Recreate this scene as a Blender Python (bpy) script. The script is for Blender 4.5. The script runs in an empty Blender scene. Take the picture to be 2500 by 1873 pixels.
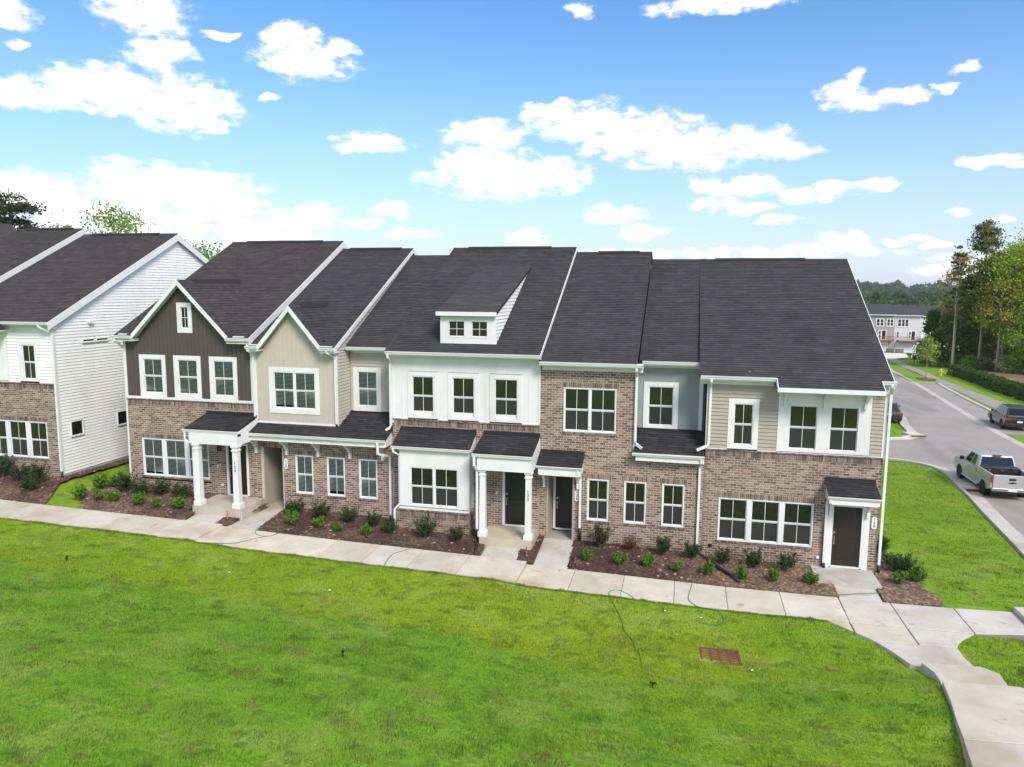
import bpy, math, random
import numpy as np
from mathutils import Matrix, Vector
R = math.radians
scene = bpy.context.scene
C = scene.collection
rng = random.Random(7)
nrng = np.random.default_rng(11)

# ---------------------------------------------------------------- camera
YAW, PITCH, ROLL = R(13.26), R(7.30), R(.392)
cam = bpy.data.cameras.new('camera'); camo = bpy.data.objects.new('camera', cam); C.objects.link(camo)
cy, sy = math.cos(YAW), math.sin(YAW)
r_ = Vector((cy, sy, 0)); f_ = Vector((-sy, cy, 0)); u_ = Vector((0, 0, 1))
f2 = f_*math.cos(PITCH) - u_*math.sin(PITCH); u2 = u_*math.cos(PITCH) + f_*math.sin(PITCH)
r3 = r_*math.cos(ROLL) + u2*math.sin(ROLL); u3 = u2*math.cos(ROLL) - r_*math.sin(ROLL)
m = Matrix((r3, u3, -f2)).transposed().to_4x4(); m.translation = (0, -26, 9.4)
camo.matrix_world = m
cam.sensor_width = 36; cam.lens = 1793/2500*36; cam.clip_start = .1; cam.clip_end = 6000
scene.camera = camo

# ---------------------------------------------------------------- sky, sun, exposure
SUN_EL, SUN_AZ = R(41), R(141)          # azimuth from +Y, clockwise: the sun stands behind the camera
world = bpy.data.worlds.new('World'); scene.world = world; world.use_nodes = True
scene.view_settings.view_transform = 'Standard'; scene.view_settings.look = 'None'
scene.view_settings.gamma = 1; scene.view_settings.use_curve_mapping = False
scene.view_settings.exposure = 1.24

def build_sky():
    nt = world.node_tree; nt.nodes.clear(); N = nt.nodes; L = nt.links
    def mth(op, a, b=None, c=None):
        n = N.new('ShaderNodeMath'); n.operation = op
        for i, v in enumerate((a, b, c)):
            if v is None: continue
            if isinstance(v, (int, float)): n.inputs[i].default_value = v
            else: L.new(v, n.inputs[i])
        return n.outputs[0]
    out = N.new('ShaderNodeOutputWorld'); bg = N.new('ShaderNodeBackground'); bg.inputs[1].default_value = .1
    L.new(bg.outputs[0], out.inputs[0])
    sky = N.new('ShaderNodeTexSky'); sky.sky_type = 'NISHITA'; sky.sun_disc = False
    sky.sun_elevation = SUN_EL; sky.sun_rotation = SUN_AZ; sky.air_density = 1.0; sky.dust_density = .1; sky.ozone_density = 2.0
    tc = N.new('ShaderNodeTexCoord'); sep = N.new('ShaderNodeSeparateXYZ'); L.new(tc.outputs['Generated'], sep.inputs[0])
    az = mth('MULTIPLY', mth('ARCTAN2', sep.outputs[0], sep.outputs[1]), 57.29578)
    el = mth('MULTIPLY', mth('ARCSINE', sep.outputs[2]), 57.29578)
    com = N.new('ShaderNodeCombineXYZ'); L.new(az, com.inputs[0]); L.new(el, com.inputs[1])
    # two scales of turbulence break the outline of every cloud
    def noise(scale, detail, vec, rough=.6):
        n = N.new('ShaderNodeTexNoise'); n.inputs['Scale'].default_value = scale; n.inputs['Detail'].default_value = detail
        n.inputs['Roughness'].default_value = rough; L.new(vec, n.inputs['Vector']); return n
    mp = N.new('ShaderNodeMapping'); mp.inputs['Scale'].default_value = (1, 1.8, 1); L.new(com.outputs[0], mp.inputs[0])
    n1 = noise(.32, 5, mp.outputs[0], .55)
    n2 = noise(.7, 7, mp.outputs[0], .6)
    sub = N.new('ShaderNodeVectorMath'); sub.operation = 'SUBTRACT'; L.new(n1.outputs['Color'], sub.inputs[0]); sub.inputs[1].default_value = (.5, .5, .5)
    scl = N.new('ShaderNodeVectorMath'); scl.operation = 'MULTIPLY'; L.new(sub.outputs[0], scl.inputs[0]); scl.inputs[1].default_value = (3.8, 1.9, 0)
    wv = N.new('ShaderNodeVectorMath'); wv.operation = 'ADD'; L.new(com.outputs[0], wv.inputs[0]); L.new(scl.outputs[0], wv.inputs[1])
    clouds = [(-38.8,17.6,2.8,1.4),(-37.8,15.4,2.2,1.0),(-45.0,11.9,3.5,.9),(-41.0,12.8,3.2,1.6),(-36.9,12.4,3.2,1.8),(-35.3,11.2,1.6,.7),(-29.1,17.1,2.0,1.0),(-28.6,15.7,3.2,1.1),(-26.3,16.7,1.2,.7),(-34.0,16.9,.9,.3),(-23.8,10.6,2.3,.7),(-43.5,13.7,.6,.4),(-30.9,13.2,.5,.3),(-46.7,5.9,2.0,1.1),(-44.7,6.0,1.6,1.0),(-40.9,6.8,2.2,1.3),(-37.1,6.8,4.0,1.5),(-34.5,6.4,3.0,1.7),(-42.0,4.6,6.6,1.5),(-32.9,4.2,5.7,1.3),(-28.3,5.2,2.4,.9),(-22.6,5.9,1.4,.7),(-24.8,5.0,1.5,.4),(-15.2,11.4,2.9,1.0),(-10.6,13.1,2.4,.8),(-7.9,12.2,3.9,1.4),(-3.9,11.2,4.4,1.7),(.3,10.2,4.3,1.4),(4.6,10.4,3.0,1.1),(6.8,9.8,1.6,.5),(-15.5,9.3,3.7,1.2),(-14.0,8.3,5.3,1.2),(-10.4,8.6,2.5,1.1),(-18.3,9.9,.9,.3),(1.6,7.5,1.7,.7),(4.1,7.6,2.0,.7),(7.1,7.0,1.2,.6),(9.9,7.0,1.7,.6),(12.7,7.3,1.1,.5),(3.0,6.1,2.5,.5),(6.1,5.1,1.1,.3),(-5.6,5.8,2.3,.6),(-3.5,4.4,2.0,.5),(-12.1,4.0,1.4,.6),(11.8,12.7,2.2,.7),(10.7,14.3,.6,.6),(9.8,13.4,1.3,.6),(13.8,12.6,1.4,.6),(17.3,13.9,.9,.3),(16.2,13.0,.5,.2),(19.1,8.4,1.7,.4),(20.7,8.0,.8,.3),(1.9,19.6,4.7,.7),(-8.0,19.7,.9,.5),(6.3,2.8,6.7,.5),(10.6,3.5,1.6,.5),(14.2,3.7,1.5,.3),(16.6,3.3,1.2,.3),(17.2,5.2,.6,.2),(19.9,4.8,.8,.3),(-46.4,16.3,1.3,.7),(-46.3,14.6,.6,.4),(-21.1,4.1,1.9,.4),(17.9,1.7,2.7,.7),(-4.0,2.7,3.6,.4)]
    acc = None
    for a, e, ra, re in clouds:
        k = 1.42; ra *= k; re *= k
        ra = max(ra, .9); re = max(re, .42)
        mpn = N.new('ShaderNodeMapping'); L.new(wv.outputs[0], mpn.inputs[0])
        mpn.inputs['Scale'].default_value = (1/ra, 1/re, 1); mpn.inputs['Location'].default_value = (-a/ra, -e/re, 0)
        gr = N.new('ShaderNodeTexGradient'); gr.gradient_type = 'SPHERICAL'; L.new(mpn.outputs[0], gr.inputs[0])
        acc = gr.outputs['Fac'] if acc is None else mth('MAXIMUM', acc, gr.outputs['Fac'])
    # the same broken cumulus goes on over the rest of the sky
    n3 = noise(.075, 7, mp.outputs[0], .6)
    rest = mth('MULTIPLY', mth('SUBTRACT', n3.outputs['Fac'], .43), 4.0)
    dx = mth('ABSOLUTE', mth('ADD', az, 13.4))
    outside = N.new('ShaderNodeMapRange'); L.new(mth('MAXIMUM', mth('SUBTRACT', dx, 36), mth('SUBTRACT', el, 21.5)), outside.inputs[0])
    outside.inputs[1].default_value = 0; outside.inputs[2].default_value = 3
    acc = mth('MAXIMUM', acc, mth('MULTIPLY', rest, outside.outputs[0]))
    veil = mth('MINIMUM', mth('MULTIPLY', acc, 5.0), 1.0)
    dens = mth('ADD', acc, mth('MULTIPLY', mth('MULTIPLY', mth('SUBTRACT', n2.outputs['Fac'], .5), 1.25), veil))
    ss = N.new('ShaderNodeMapRange'); ss.interpolation_type = 'SMOOTHSTEP'; L.new(dens, ss.inputs[0])
    ss.inputs[1].default_value = .03; ss.inputs[2].default_value = .66
    # low clouds and the air near the horizon are whiter
    hz = N.new('ShaderNodeMapRange'); L.new(el, hz.inputs[0]); hz.inputs[1].default_value = 0; hz.inputs[2].default_value = 21; hz.inputs[3].default_value = 1; hz.inputs[4].default_value = 0
    hz.interpolation_type = 'LINEAR'
    tint = N.new('ShaderNodeMix'); tint.data_type = 'RGBA'; tint.blend_type = 'MULTIPLY'; tint.inputs['Factor'].default_value = 1
    L.new(sky.outputs[0], tint.inputs['A']); tint.inputs['B'].default_value = (.44, .665, .82, 1)
    bl = N.new('ShaderNodeMix'); bl.data_type = 'RGBA'; L.new(mth('MULTIPLY', mth('POWER', hz.outputs[0], 2.0), .97), bl.inputs['Factor']); L.new(tint.outputs['Result'], bl.inputs['A'])
    bl.inputs['B'].default_value = (3.4, 3.5, 4.05, 1)
    # bellies of the clouds a little greyer than their tops
    ccol = N.new('ShaderNodeMix'); ccol.data_type = 'RGBA'
    cr = N.new('ShaderNodeMapRange'); L.new(n2.outputs['Fac'], cr.inputs[0]); cr.inputs[1].default_value = .36; cr.inputs[2].default_value = .58
    L.new(cr.outputs[0], ccol.inputs['Factor']); ccol.inputs['A'].default_value = (3.85, 3.98, 4.2, 1); ccol.inputs['B'].default_value = (6.4, 6.3, 6.2, 1)
    mx = N.new('ShaderNodeMix'); mx.data_type = 'RGBA'; L.new(ss.outputs[0], mx.inputs['Factor']); L.new(bl.outputs['Result'], mx.inputs['A']); L.new(ccol.outputs['Result'], mx.inputs['B'])
    L.new(mx.outputs['Result'], bg.inputs[0])
build_sky()
sun = bpy.data.lights.new('sun', 'SUN'); sun.energy = 1.75; sun.angle = R(20); sun.color = (1, .92, .8)
suno = bpy.data.objects.new('sun', sun); C.objects.link(suno)
sd = Vector((math.sin(SUN_AZ)*math.cos(SUN_EL), math.cos(SUN_AZ)*math.cos(SUN_EL), math.sin(SUN_EL)))
suno.rotation_euler = sd.to_track_quat('Z', 'Y').to_euler()
world.cycles.sampling_method = 'MANUAL'; world.cycles.sample_map_resolution = 512

# ---------------------------------------------------------------- helpers
def tag(o, label=None, cat=None, group=None, kind=None):
    if label: o['label'] = label
    if cat: o['category'] = cat
    if group: o['group'] = group
    if kind: o['kind'] = kind
    return o
def wl(o):
    v = Vector((0, 0, 0))
    while o is not None:
        v += o.location; o = o.parent
    return v
def empty(name, loc, label=None, cat=None, group=None, rz=0):
    o = bpy.data.objects.new(name, None); C.objects.link(o); o.location = loc; o.rotation_euler = (0, 0, rz); o.empty_display_size = .2
    return tag(o, label, cat, group)
def add_obj(name, me, parent=None, kind=None):
    o = bpy.data.objects.new(name, me); C.objects.link(o)
    if parent is not None: o.parent = parent
    if kind: o['kind'] = kind
    return o
class MB:
    def __init__(s): s.v = []; s.f = []; s.c = []; s.cur = None
    def face(s, pts):
        n = len(s.v); s.v += [tuple(p) for p in pts]; s.f.append(tuple(range(n, n+len(pts)))); s.c.append(s.cur)
    def hexa(s, p):   # p: 8 points, bottom ring 0-3 ccw from above, top ring 4-7
        n = len(s.v); s.v += [tuple(q) for q in p]
        for q in ((3,2,1,0),(4,5,6,7),(0,1,5,4),(1,2,6,5),(2,3,7,6),(3,0,4,7)):
            s.f.append(tuple(n+i for i in q)); s.c.append(s.cur)
    def box(s, a, b):
        x0, y0, z0 = (min(a[i], b[i]) for i in range(3)); x1, y1, z1 = (max(a[i], b[i]) for i in range(3))
        s.hexa([(x0,y0,z0),(x1,y0,z0),(x1,y1,z0),(x0,y1,z0),(x0,y0,z1),(x1,y0,z1),(x1,y1,z1),(x0,y1,z1)]); return s
    def prism(s, poly, a, b, ax):   # poly of 2-d points extruded from a to b along axis ax (the other two axes in order)
        def P(p, t):
            q = list(p); q.insert(ax, t); return tuple(q)
        n = len(s.v); k = len(poly)
        s.v += [P(p, a) for p in poly] + [P(p, b) for p in poly]
        s.f.append(tuple(range(n+k-1, n-1, -1))); s.f.append(tuple(range(n+k, n+2*k))); s.c += [s.cur]*2
        for i in range(k):
            j = (i+1) % k; s.f.append((n+i, n+j, n+k+j, n+k+i)); s.c.append(s.cur)
        return s
    def tube(s, pts, r, n=8, r2=None, cap=True, square=False):
        pts = [Vector(p) for p in pts]; m_ = len(pts); base = len(s.v)
        if square: n = 4
        for i, p in enumerate(pts):
            d = (pts[min(i+1, m_-1)] - pts[max(i-1, 0)]).normalized()
            up = Vector((0, 0, 1)) if abs(d.z) < .9 else Vector((0, 1, 0))
            a = d.cross(up).normalized(); b = a.cross(d).normalized()
            rr = r if r2 is None else r + (r2-r)*i/(m_-1)
            for k in range(n):
                t = 2*math.pi*(k+.5)/n; q = p + (a*math.cos(t)+b*math.sin(t))*rr*(1.414 if square else 1); s.v.append(tuple(q))
        for i in range(m_-1):
            for k in range(n):
                j = (k+1) % n; s.f.append((base+i*n+k, base+(i+1)*n+k, base+(i+1)*n+j, base+i*n+j)); s.c.append(s.cur)
        if cap:
            s.f.append(tuple(base+k for k in range(n))); s.f.append(tuple(base+(m_-1)*n+k for k in range(n-1, -1, -1))); s.c += [s.cur]*2
        return s
    def lathe(s, prof, o=(0, 0, 0), n=12, ax=2):
        base = len(s.v)
        for r, h in prof:
            for k in range(n):
                t = 2*math.pi*k/n; q = [r*math.cos(t), r*math.sin(t)]; q.insert(ax, h); s.v.append((q[0]+o[0], q[1]+o[1], q[2]+o[2]))
        for i in range(len(prof)-1):
            for k in range(n):
                j = (k+1) % n; s.f.append((base+i*n+k, base+i*n+j, base+(i+1)*n+j, base+(i+1)*n+k)); s.c.append(s.cur)
        s.f.append(tuple(base+k for k in range(n-1, -1, -1))); s.f.append(tuple(base+(len(prof)-1)*n+k for k in range(n))); s.c += [s.cur]*2
        return s
    def mesh(s, name, mat, off=(0, 0, 0), smooth=False):
        me = bpy.data.meshes.new(name)
        me.from_pydata([(a-off[0], b-off[1], c-off[2]) for a, b, c in s.v], [], s.f)
        if any(c is not None for c in s.c):
            at = me.color_attributes.new('col', 'FLOAT_COLOR', 'CORNER'); buf = []
            for f, c in zip(s.f, s.c):
                c = c or (.5, .5, .5); buf += [c[0], c[1], c[2], 1.]*len(f)
            at.data.foreach_set('color', buf)
        me.materials.append(mat)
        if smooth: me.shade_smooth()
        return me
    def build(s, name, mat, parent=None, kind=None, smooth=False, local=False):
        off = (0, 0, 0) if (parent is None or local) else wl(parent)
        return add_obj(name, s.mesh(name, mat, off, smooth), parent, kind)
def quads_mesh(name, V, F, col, mat, smooth=False):   # numpy arrays: V (n,3), F (m,4 or 3), col per face
    me = bpy.data.meshes.new(name); k = F.shape[1]
    me.vertices.add(len(V)); me.vertices.foreach_set('co', V.astype(np.float32).ravel())
    me.loops.add(F.size); me.loops.foreach_set('vertex_index', F.astype(np.int32).ravel())
    me.polygons.add(len(F)); me.polygons.foreach_set('loop_start', np.arange(0, F.size, k, dtype=np.int32))
    me.update(calc_edges=True)
    if col is not None:
        at = me.color_attributes.new('col', 'FLOAT_COLOR', 'CORNER')
        c4 = np.ones((len(F), k, 4), np.float32); c4[:, :, :3] = col[:, None, :]; at.data.foreach_set('color', c4.ravel())
    me.materials.append(mat)
    if smooth: me.shade_smooth()
    return me

# ---------------------------------------------------------------- materials
def srgb(r, g, b):
    def f(c):
        c /= 255; return c/12.92 if c <= .04045 else ((c+.055)/1.055)**2.4
    return (f(r), f(g), f(b))
def mat(name, col=(.5, .5, .5), rough=.6, metal=0, attr=False, nscale=None, namt=.2, bump=0, bscale=None, spec=.5, detail=4, stretch=None, coord='Object', coat=0, ior=None):
    m = bpy.data.materials.new(name); m.use_nodes = True; nt = m.node_tree; N = nt.nodes; L = nt.links
    p = N['Principled BSDF']; p.inputs['Roughness'].default_value = rough; p.inputs['Metallic'].default_value = metal
    p.inputs['Specular IOR Level'].default_value = spec
    if coat: p.inputs['Coat Weight'].default_value = coat; p.inputs['Coat Roughness'].default_value = .05
    if ior: p.inputs['IOR'].default_value = ior
    src = None
    if attr:
        a = N.new('ShaderNodeAttribute'); a.attribute_name = 'col'; src = a.outputs['Color']
    else:
        p.inputs['Base Color'].default_value = (*col, 1)
    if nscale or bump:
        tc = N.new('ShaderNodeNewGeometry') if coord == 'World' else N.new('ShaderNodeTexCoord')
        vec = tc.outputs['Position'] if coord == 'World' else tc.outputs['Object']
        if stretch:
            mp = N.new('ShaderNodeMapping'); mp.inputs['Scale'].default_value = stretch; L.new(vec, mp.inputs[0]); vec = mp.outputs[0]
    if nscale:
        n = N.new('ShaderNodeTexNoise'); n.inputs['Scale'].default_value = nscale; n.inputs['Detail'].default_value = detail; n.inputs['Roughness'].default_value = .65; L.new(vec, n.inputs['Vector'])
        mr = N.new('ShaderNodeMapRange'); L.new(n.outputs['Fac'], mr.inputs[0]); mr.inputs[1].default_value = .3; mr.inputs[2].default_value = .7; mr.inputs[3].default_value = 1-namt; mr.inputs[4].default_value = 1+namt
        mx = N.new('ShaderNodeMix'); mx.data_type = 'RGBA'; mx.blend_type = 'MULTIPLY'; mx.inputs['Factor'].default_value = 1
        if src: L.new(src, mx.inputs['A'])
        else: mx.inputs['A'].default_value = (*col, 1)
        L.new(mr.outputs[0], mx.inputs['B']); src = mx.outputs['Result']
    if src: L.new(src, p.inputs['Base Color'])
    if bump:
        b = N.new('ShaderNodeTexNoise'); b.inputs['Scale'].default_value = bscale or nscale or 20; b.inputs['Detail'].default_value = 5; L.new(vec, b.inputs['Vector'])
        bp = N.new('ShaderNodeBump'); bp.inputs['Strength'].default_value = bump; bp.inputs['Distance'].default_value = .02; L.new(b.outputs['Fac'], bp.inputs['Height']); L.new(bp.outputs[0], p.inputs['Normal'])
    return m
WHITE = mat('white_trim', (.70, .71, .725), .5, nscale=1.5, namt=.05)
GUTTER = mat('white_gutter', (.70, .71, .71), .35, nscale=1.2, namt=.04)
SID_WHITE = mat('white_siding', (.79, .79, .80), .5, nscale=2, namt=.03, bump=.05, bscale=30)
SID_TAN = mat('tan_siding', srgb(160, 151, 138), .55, nscale=2, namt=.05)
SID_BEIGE = mat('beige_siding', srgb(184, 177, 165), .55, nscale=2, namt=.05)
SID_PINK = mat('pale_beige_siding', srgb(182, 174, 166), .55, nscale=2, namt=.05)
SID_GREY = mat('grey_siding', srgb(146, 150, 152), .55, nscale=2, namt=.05)
SID_DARK = mat('dark_brown_siding', srgb(78, 71, 67), .55, nscale=2, namt=.08)
BRICK = mat('brick', attr=True, rough=.85, nscale=18, namt=.18, bump=.3, bscale=60, coord='World')
MORTAR = mat('mortar', srgb(206, 190, 172), .95, nscale=6, namt=.1, coord='World')
SHINGLE = mat('shingle', attr=True, rough=.92, nscale=1.3, namt=.12, bump=.5, bscale=180, spec=.25, coord='World')
MEMBRANE = mat('black_flashing', (.012, .012, .013), .7)
CONC = mat('concrete', attr=True, rough=.85, nscale=1.1, namt=.14, bump=.15, bscale=45, detail=8, coord='World')
ASPH = mat('asphalt', srgb(148, 142, 138), .9, nscale=.3, namt=.11, bump=.2, bscale=60, detail=10, coord='World')
MULCH = mat('mulch', attr=True, rough=.95, nscale=9, namt=.45, bump=1., bscale=40, coord='World')
def stain(m, col, scale, lo, hi, stretch=(1, 1, 1)):
    nt = m.node_tree; N = nt.nodes; L = nt.links; p = N['Principled BSDF']; src = p.inputs['Base Color'].links[0].from_socket
    g = N.new('ShaderNodeNewGeometry'); mp = N.new('ShaderNodeMapping'); mp.inputs['Scale'].default_value = stretch; L.new(g.outputs['Position'], mp.inputs[0])
    n = N.new('ShaderNodeTexNoise'); n.inputs['Scale'].default_value = scale; n.inputs['Detail'].default_value = 6; n.inputs['Distortion'].default_value = .6; L.new(mp.outputs[0], n.inputs['Vector'])
    r = N.new('ShaderNodeMapRange'); r.interpolation_type = 'SMOOTHSTEP'; L.new(n.outputs['Fac'], r.inputs[0]); r.inputs[1].default_value = lo; r.inputs[2].default_value = hi
    mx = N.new('ShaderNodeMix'); mx.data_type = 'RGBA'; mx.blend_type = 'MULTIPLY'; L.new(r.outputs[0], mx.inputs['Factor']); L.new(src, mx.inputs['A']); mx.inputs['B'].default_value = (*col, 1); L.new(mx.outputs['Result'], p.inputs['Base Color'])
stain(CONC, (.82, .74, .64), .55, .5, .72); stain(CONC, (.7, .68, .66), 2.3, .62, .74)
stain(ASPH, (.8, .79, .8), .22, .5, .7, (1.6, .25, 1)); stain(ASPH, (1.14, 1.12, 1.1), .9, .6, .72, (1.2, .4, 1)); stain(MORTAR, (.86, .84, .82), .9, .5, .7)
stain(WHITE, (.93, .925, .91), .8, .5, .7, (1, 1, .4)); stain(SID_WHITE, (.94, .94, .93), .7, .5, .7, (1, 1, .4))
def leafmat(name, trans=.35):
    m = bpy.data.materials.new(name); m.use_nodes = True; nt = m.node_tree; N = nt.nodes; L = nt.links; N.clear()
    o = N.new('ShaderNodeOutputMaterial'); a = N.new('ShaderNodeAttribute'); a.attribute_name = 'col'
    d = N.new('ShaderNodeBsdfPrincipled'); d.inputs['Roughness'].default_value = .6; d.inputs['Specular IOR Level'].default_value = .3
    t = N.new('ShaderNodeBsdfTranslucent'); mx = N.new('ShaderNodeMixShader'); mx.inputs[0].default_value = trans
    L.new(a.outputs['Color'], d.inputs['Base Color']); L.new(a.outputs['Color'], t.inputs['Color']); L.new(d.outputs[0], mx.inputs[1]); L.new(t.outputs[0], mx.inputs[2]); L.new(mx.outputs[0], o.inputs[0]); return m
LEAF = leafmat('leaf', .38)
BARK = mat('bark', (.12, .1, .08), .95, nscale=6, namt=.3, stretch=(1, 1, .25))
BARK_PALE = mat('pale_bark', (.3, .27, .23), .95, nscale=6, namt=.3, stretch=(1, 1, .25))
PANE = mat('window_glass', (.012, .014, .013), .03, spec=.5, ior=1.75)
SCREEN = mat('window_screen', (.03, .031, .03), .35, spec=.4)
ROOM = mat('painted_room_dark', (.015, .015, .015), .9)  # near-black colour stands in for the darkness of an unlit room
BLIND = mat('blind', (.75, .75, .73), .6)
DOOR_BLACK = mat('black_door', (.008, .008, .009), .35)
DOOR_BROWN = mat('dark_brown_door', (.018, .014, .013), .4)
METAL = mat('brushed_metal', (.5, .5, .5), .3, metal=1)
BLACKP = mat('black_plastic', (.012, .012, .012), .5)
DARKNUM = mat('dark_number', (.03, .03, .03), .4)
HOSE = mat('green_hose', (.05, .16, .06), .45)
HOSE_B = mat('bright_green_hose', (.05, .22, .06), .45)
RUST = mat('rusty_iron', (.15, .055, .035), .8, nscale=14, namt=.5)
def glassmix(name):
    m = bpy.data.materials.new(name); m.use_nodes = True; nt = m.node_tree; N = nt.nodes; L = nt.links; N.clear()
    o = N.new('ShaderNodeOutputMaterial'); t = N.new('ShaderNodeBsdfTransparent'); t.inputs[0].default_value = (.9, .93, .9, 1)
    g = N.new('ShaderNodeBsdfGlossy'); g.inputs['Roughness'].default_value = .02; fr = N.new('ShaderNodeFresnel'); fr.inputs[0].default_value = 1.6
    mx = N.new('ShaderNodeMixShader'); L.new(fr.outputs[0], mx.inputs[0]); L.new(t.outputs[0], mx.inputs[1]); L.new(g.outputs[0], mx.inputs[2]); L.new(mx.outputs[0], o.inputs[0]); return m
CLEAR = glassmix('clear_glass')

# ---------------------------------------------------------------- terrain
TX = [(-400,3),(-60,1.6),(-30,.72),(-26,.61),(-22,.52),(-17.3,.43),(-16.4,.37),(-13.5,.26),(-5.6,.09),(-4.6,-.02),(-1.7,-.08),(1.6,-.15),(9,-.15),(20,-.2),(60,-.3),(400,-.3)]
HY = [(-200,3.5),(-60,2.6),(-26,2.0),(-19,1.4),(-14,.8),(-11,.38),(-9,.1),(-7,-.1),(-5.5,-.08),(-4,0),(0,0),(80,-.95),(120,-2.4),(190,-5.5),(300,-6.5),(500,-6),(1500,-3),(4000,-3)]
RX = [(-60,.4),(-22,.38),(-18.7,.34),(-17.4,.08),(-15,.06),(-5,.06),(1,.04),(6.5,.04),(9,0),(60,0)]
def sm(a, b, v):
    t = np.clip((v-a)/(b-a), 0, 1); return t*t*(3-2*t)
def itp(v, P): return np.interp(v, [a for a, b in P], [b for a, b in P])
def G(x, y):
    x = np.asarray(x, float); y = np.asarray(y, float)
    t = np.clip((y+2.28)/2.28, 0, 1)
    hy = (itp(y-.6, HY)+2*itp(y, HY)+itp(y+.6, HY))/4
    hy = np.where((y > -4.4) & (y < 2), itp(y, HY), hy)
    return itp(x, TX)+hy+itp(x, RX)*t+.3*sm(2.5, 6, x)*(1-sm(-8.0, -6.3, y))*(1-sm(11, 14, x))*sm(-11.5, -9, y)
SWA = [(-60,1.68),(-30,.78),(-26,.66),(-22,.57),(-16.85,.49)]; SWB = [(-16.85,.42),(-13.5,.31),(-5.05,.14)]; SWC = [(-5.05,.03),(-1.7,-.03),(1.6,-.1),(40,-.1)]
def SW(x, seg): return float(itp(x, {'a': SWA, 'b': SWB, 'c': SWC}[seg]))
_h = nrng.random((256, 256))
def vnoise(x, y):
    xi = np.floor(x).astype(int); yi = np.floor(y).astype(int); fx = x-xi; fy = y-yi
    fx = fx*fx*(3-2*fx); fy = fy*fy*(3-2*fy)
    a = _h[xi % 256, yi % 256]; b = _h[(xi+1) % 256, yi % 256]; c = _h[xi % 256, (yi+1) % 256]; d = _h[(xi+1) % 256, (yi+1) % 256]
    return (a*(1-fx)+b*fx)*(1-fy)+(c*(1-fx)+d*fx)*fy
def fbm(x, y, o=4):
    s = 0; a = .5; t = 0
    for i in range(o):
        s = s+a*vnoise(x*2**i+17*i, y*2**i+31*i); t += a; a *= .55
    return s/t
G_GREEN = np.array(srgb(104, 143, 38)); G_YEL = np.array(srgb(134, 150, 33)); G_DULL = np.array(srgb(122, 140, 62)); G_DARK = np.array(srgb(74, 100, 34)); G_BROWN = np.array(srgb(116, 108, 66))
GRASS_K = 1.06
def grass_col(x, y):
    x = np.asarray(x, float); y = np.asarray(y, float)
    n1 = fbm(x*.16+3, y*.35+9, 3); n2 = fbm(x*.9, y*1.5, 3); n3 = fbm(x*2.6+5, y*4.4, 3)
    edge = -7.2-.062*(x+20)+(fbm(x*.35, y*.35+40, 3)-.5)*1.4       # sod of two shades, laid in a slanting strip
    strip = sm(-.25, .25, y-edge)
    yel = np.clip(strip*(.6+.7*(n1-.5)), 0, 1)
    yel = np.where((x > -3) & (y < -3), yel*.6+.35*sm(.45, .6, n1), yel)
    yel = np.where(y > -2.3, .3*sm(.4, .65, n1)+.15, yel)
    c = G_GREEN[None]*(1-yel[..., None])+G_YEL[None]*yel[..., None]
    dull = sm(.52, .7, n2)*.5+sm(.5, .75, n1)*.15; c = c*(1-dull[..., None])+G_DULL[None]*dull[..., None]
    dk = sm(.6, .78, n3)*.55; c = c*(1-dk[..., None])+G_DARK[None]*dk[..., None]
    br = sm(.7, .8, fbm(x*1.3+70, y*2.6+11, 3))*.5; c = c*(1-br[..., None])+G_BROWN[None]*br[..., None]
    return c*GRASS_K*(.9+.3*(n2[..., None]-.3))
GROUND = mat('grass_ground', attr=True, rough=.95, nscale=7, namt=.22, bump=.6, bscale=25, spec=.15, coord='World')
def axis(a, b, st, lo, hi):
    c = list(np.arange(a, b+1e-6, st)); d = st; v = a
    while v > lo: d *= 1.35; v -= d; c.insert(0, v)
    d = st; v = b
    while v < hi: d *= 1.35; v += d; c.append(v)
    return np.array(c)
def ground():
    xs = axis(-32, 16, .2, -3500, 3500); ys = axis(-21, 24, .2, -400, 4500)
    X, Y = np.meshgrid(xs, ys, indexing='ij'); Zz = G(X, Y)
    near = (Y < -4.3)
    Zz = Zz+np.where(near, (fbm(X*.5, Y*.5, 3)-.5)*.08, 0)
    nx, ny = X.shape; V = np.stack([X, Y, Zz], -1).reshape(-1, 3)
    I = np.arange(nx*ny).reshape(nx, ny); F = np.stack([I[:-1, :-1], I[1:, :-1], I[1:, 1:], I[:-1, 1:]], -1).reshape(-1, 4)
    cx = V[F].mean(1); col = grass_col(cx[:, 0], cx[:, 1])
    far = cx[:, 1] > 120; col[far] = np.array([.05, .075, .02])
    o = add_obj('ground', quads_mesh('ground', V, F, col, GROUND, True)); o['kind'] = 'structure'
ground()
def inpoly(x, y, poly):
    x = np.asarray(x); y = np.asarray(y); r = np.zeros(x.shape, bool); n = len(poly)
    for i in range(n):
        x0, y0 = poly[i]; x1, y1 = poly[(i+1) % n]
        if y0 == y1: continue
        r ^= ((y0 > y) != (y1 > y)) & (x < (x1-x0)*(y-y0)/(y1-y0)+x0)
    return r

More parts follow.
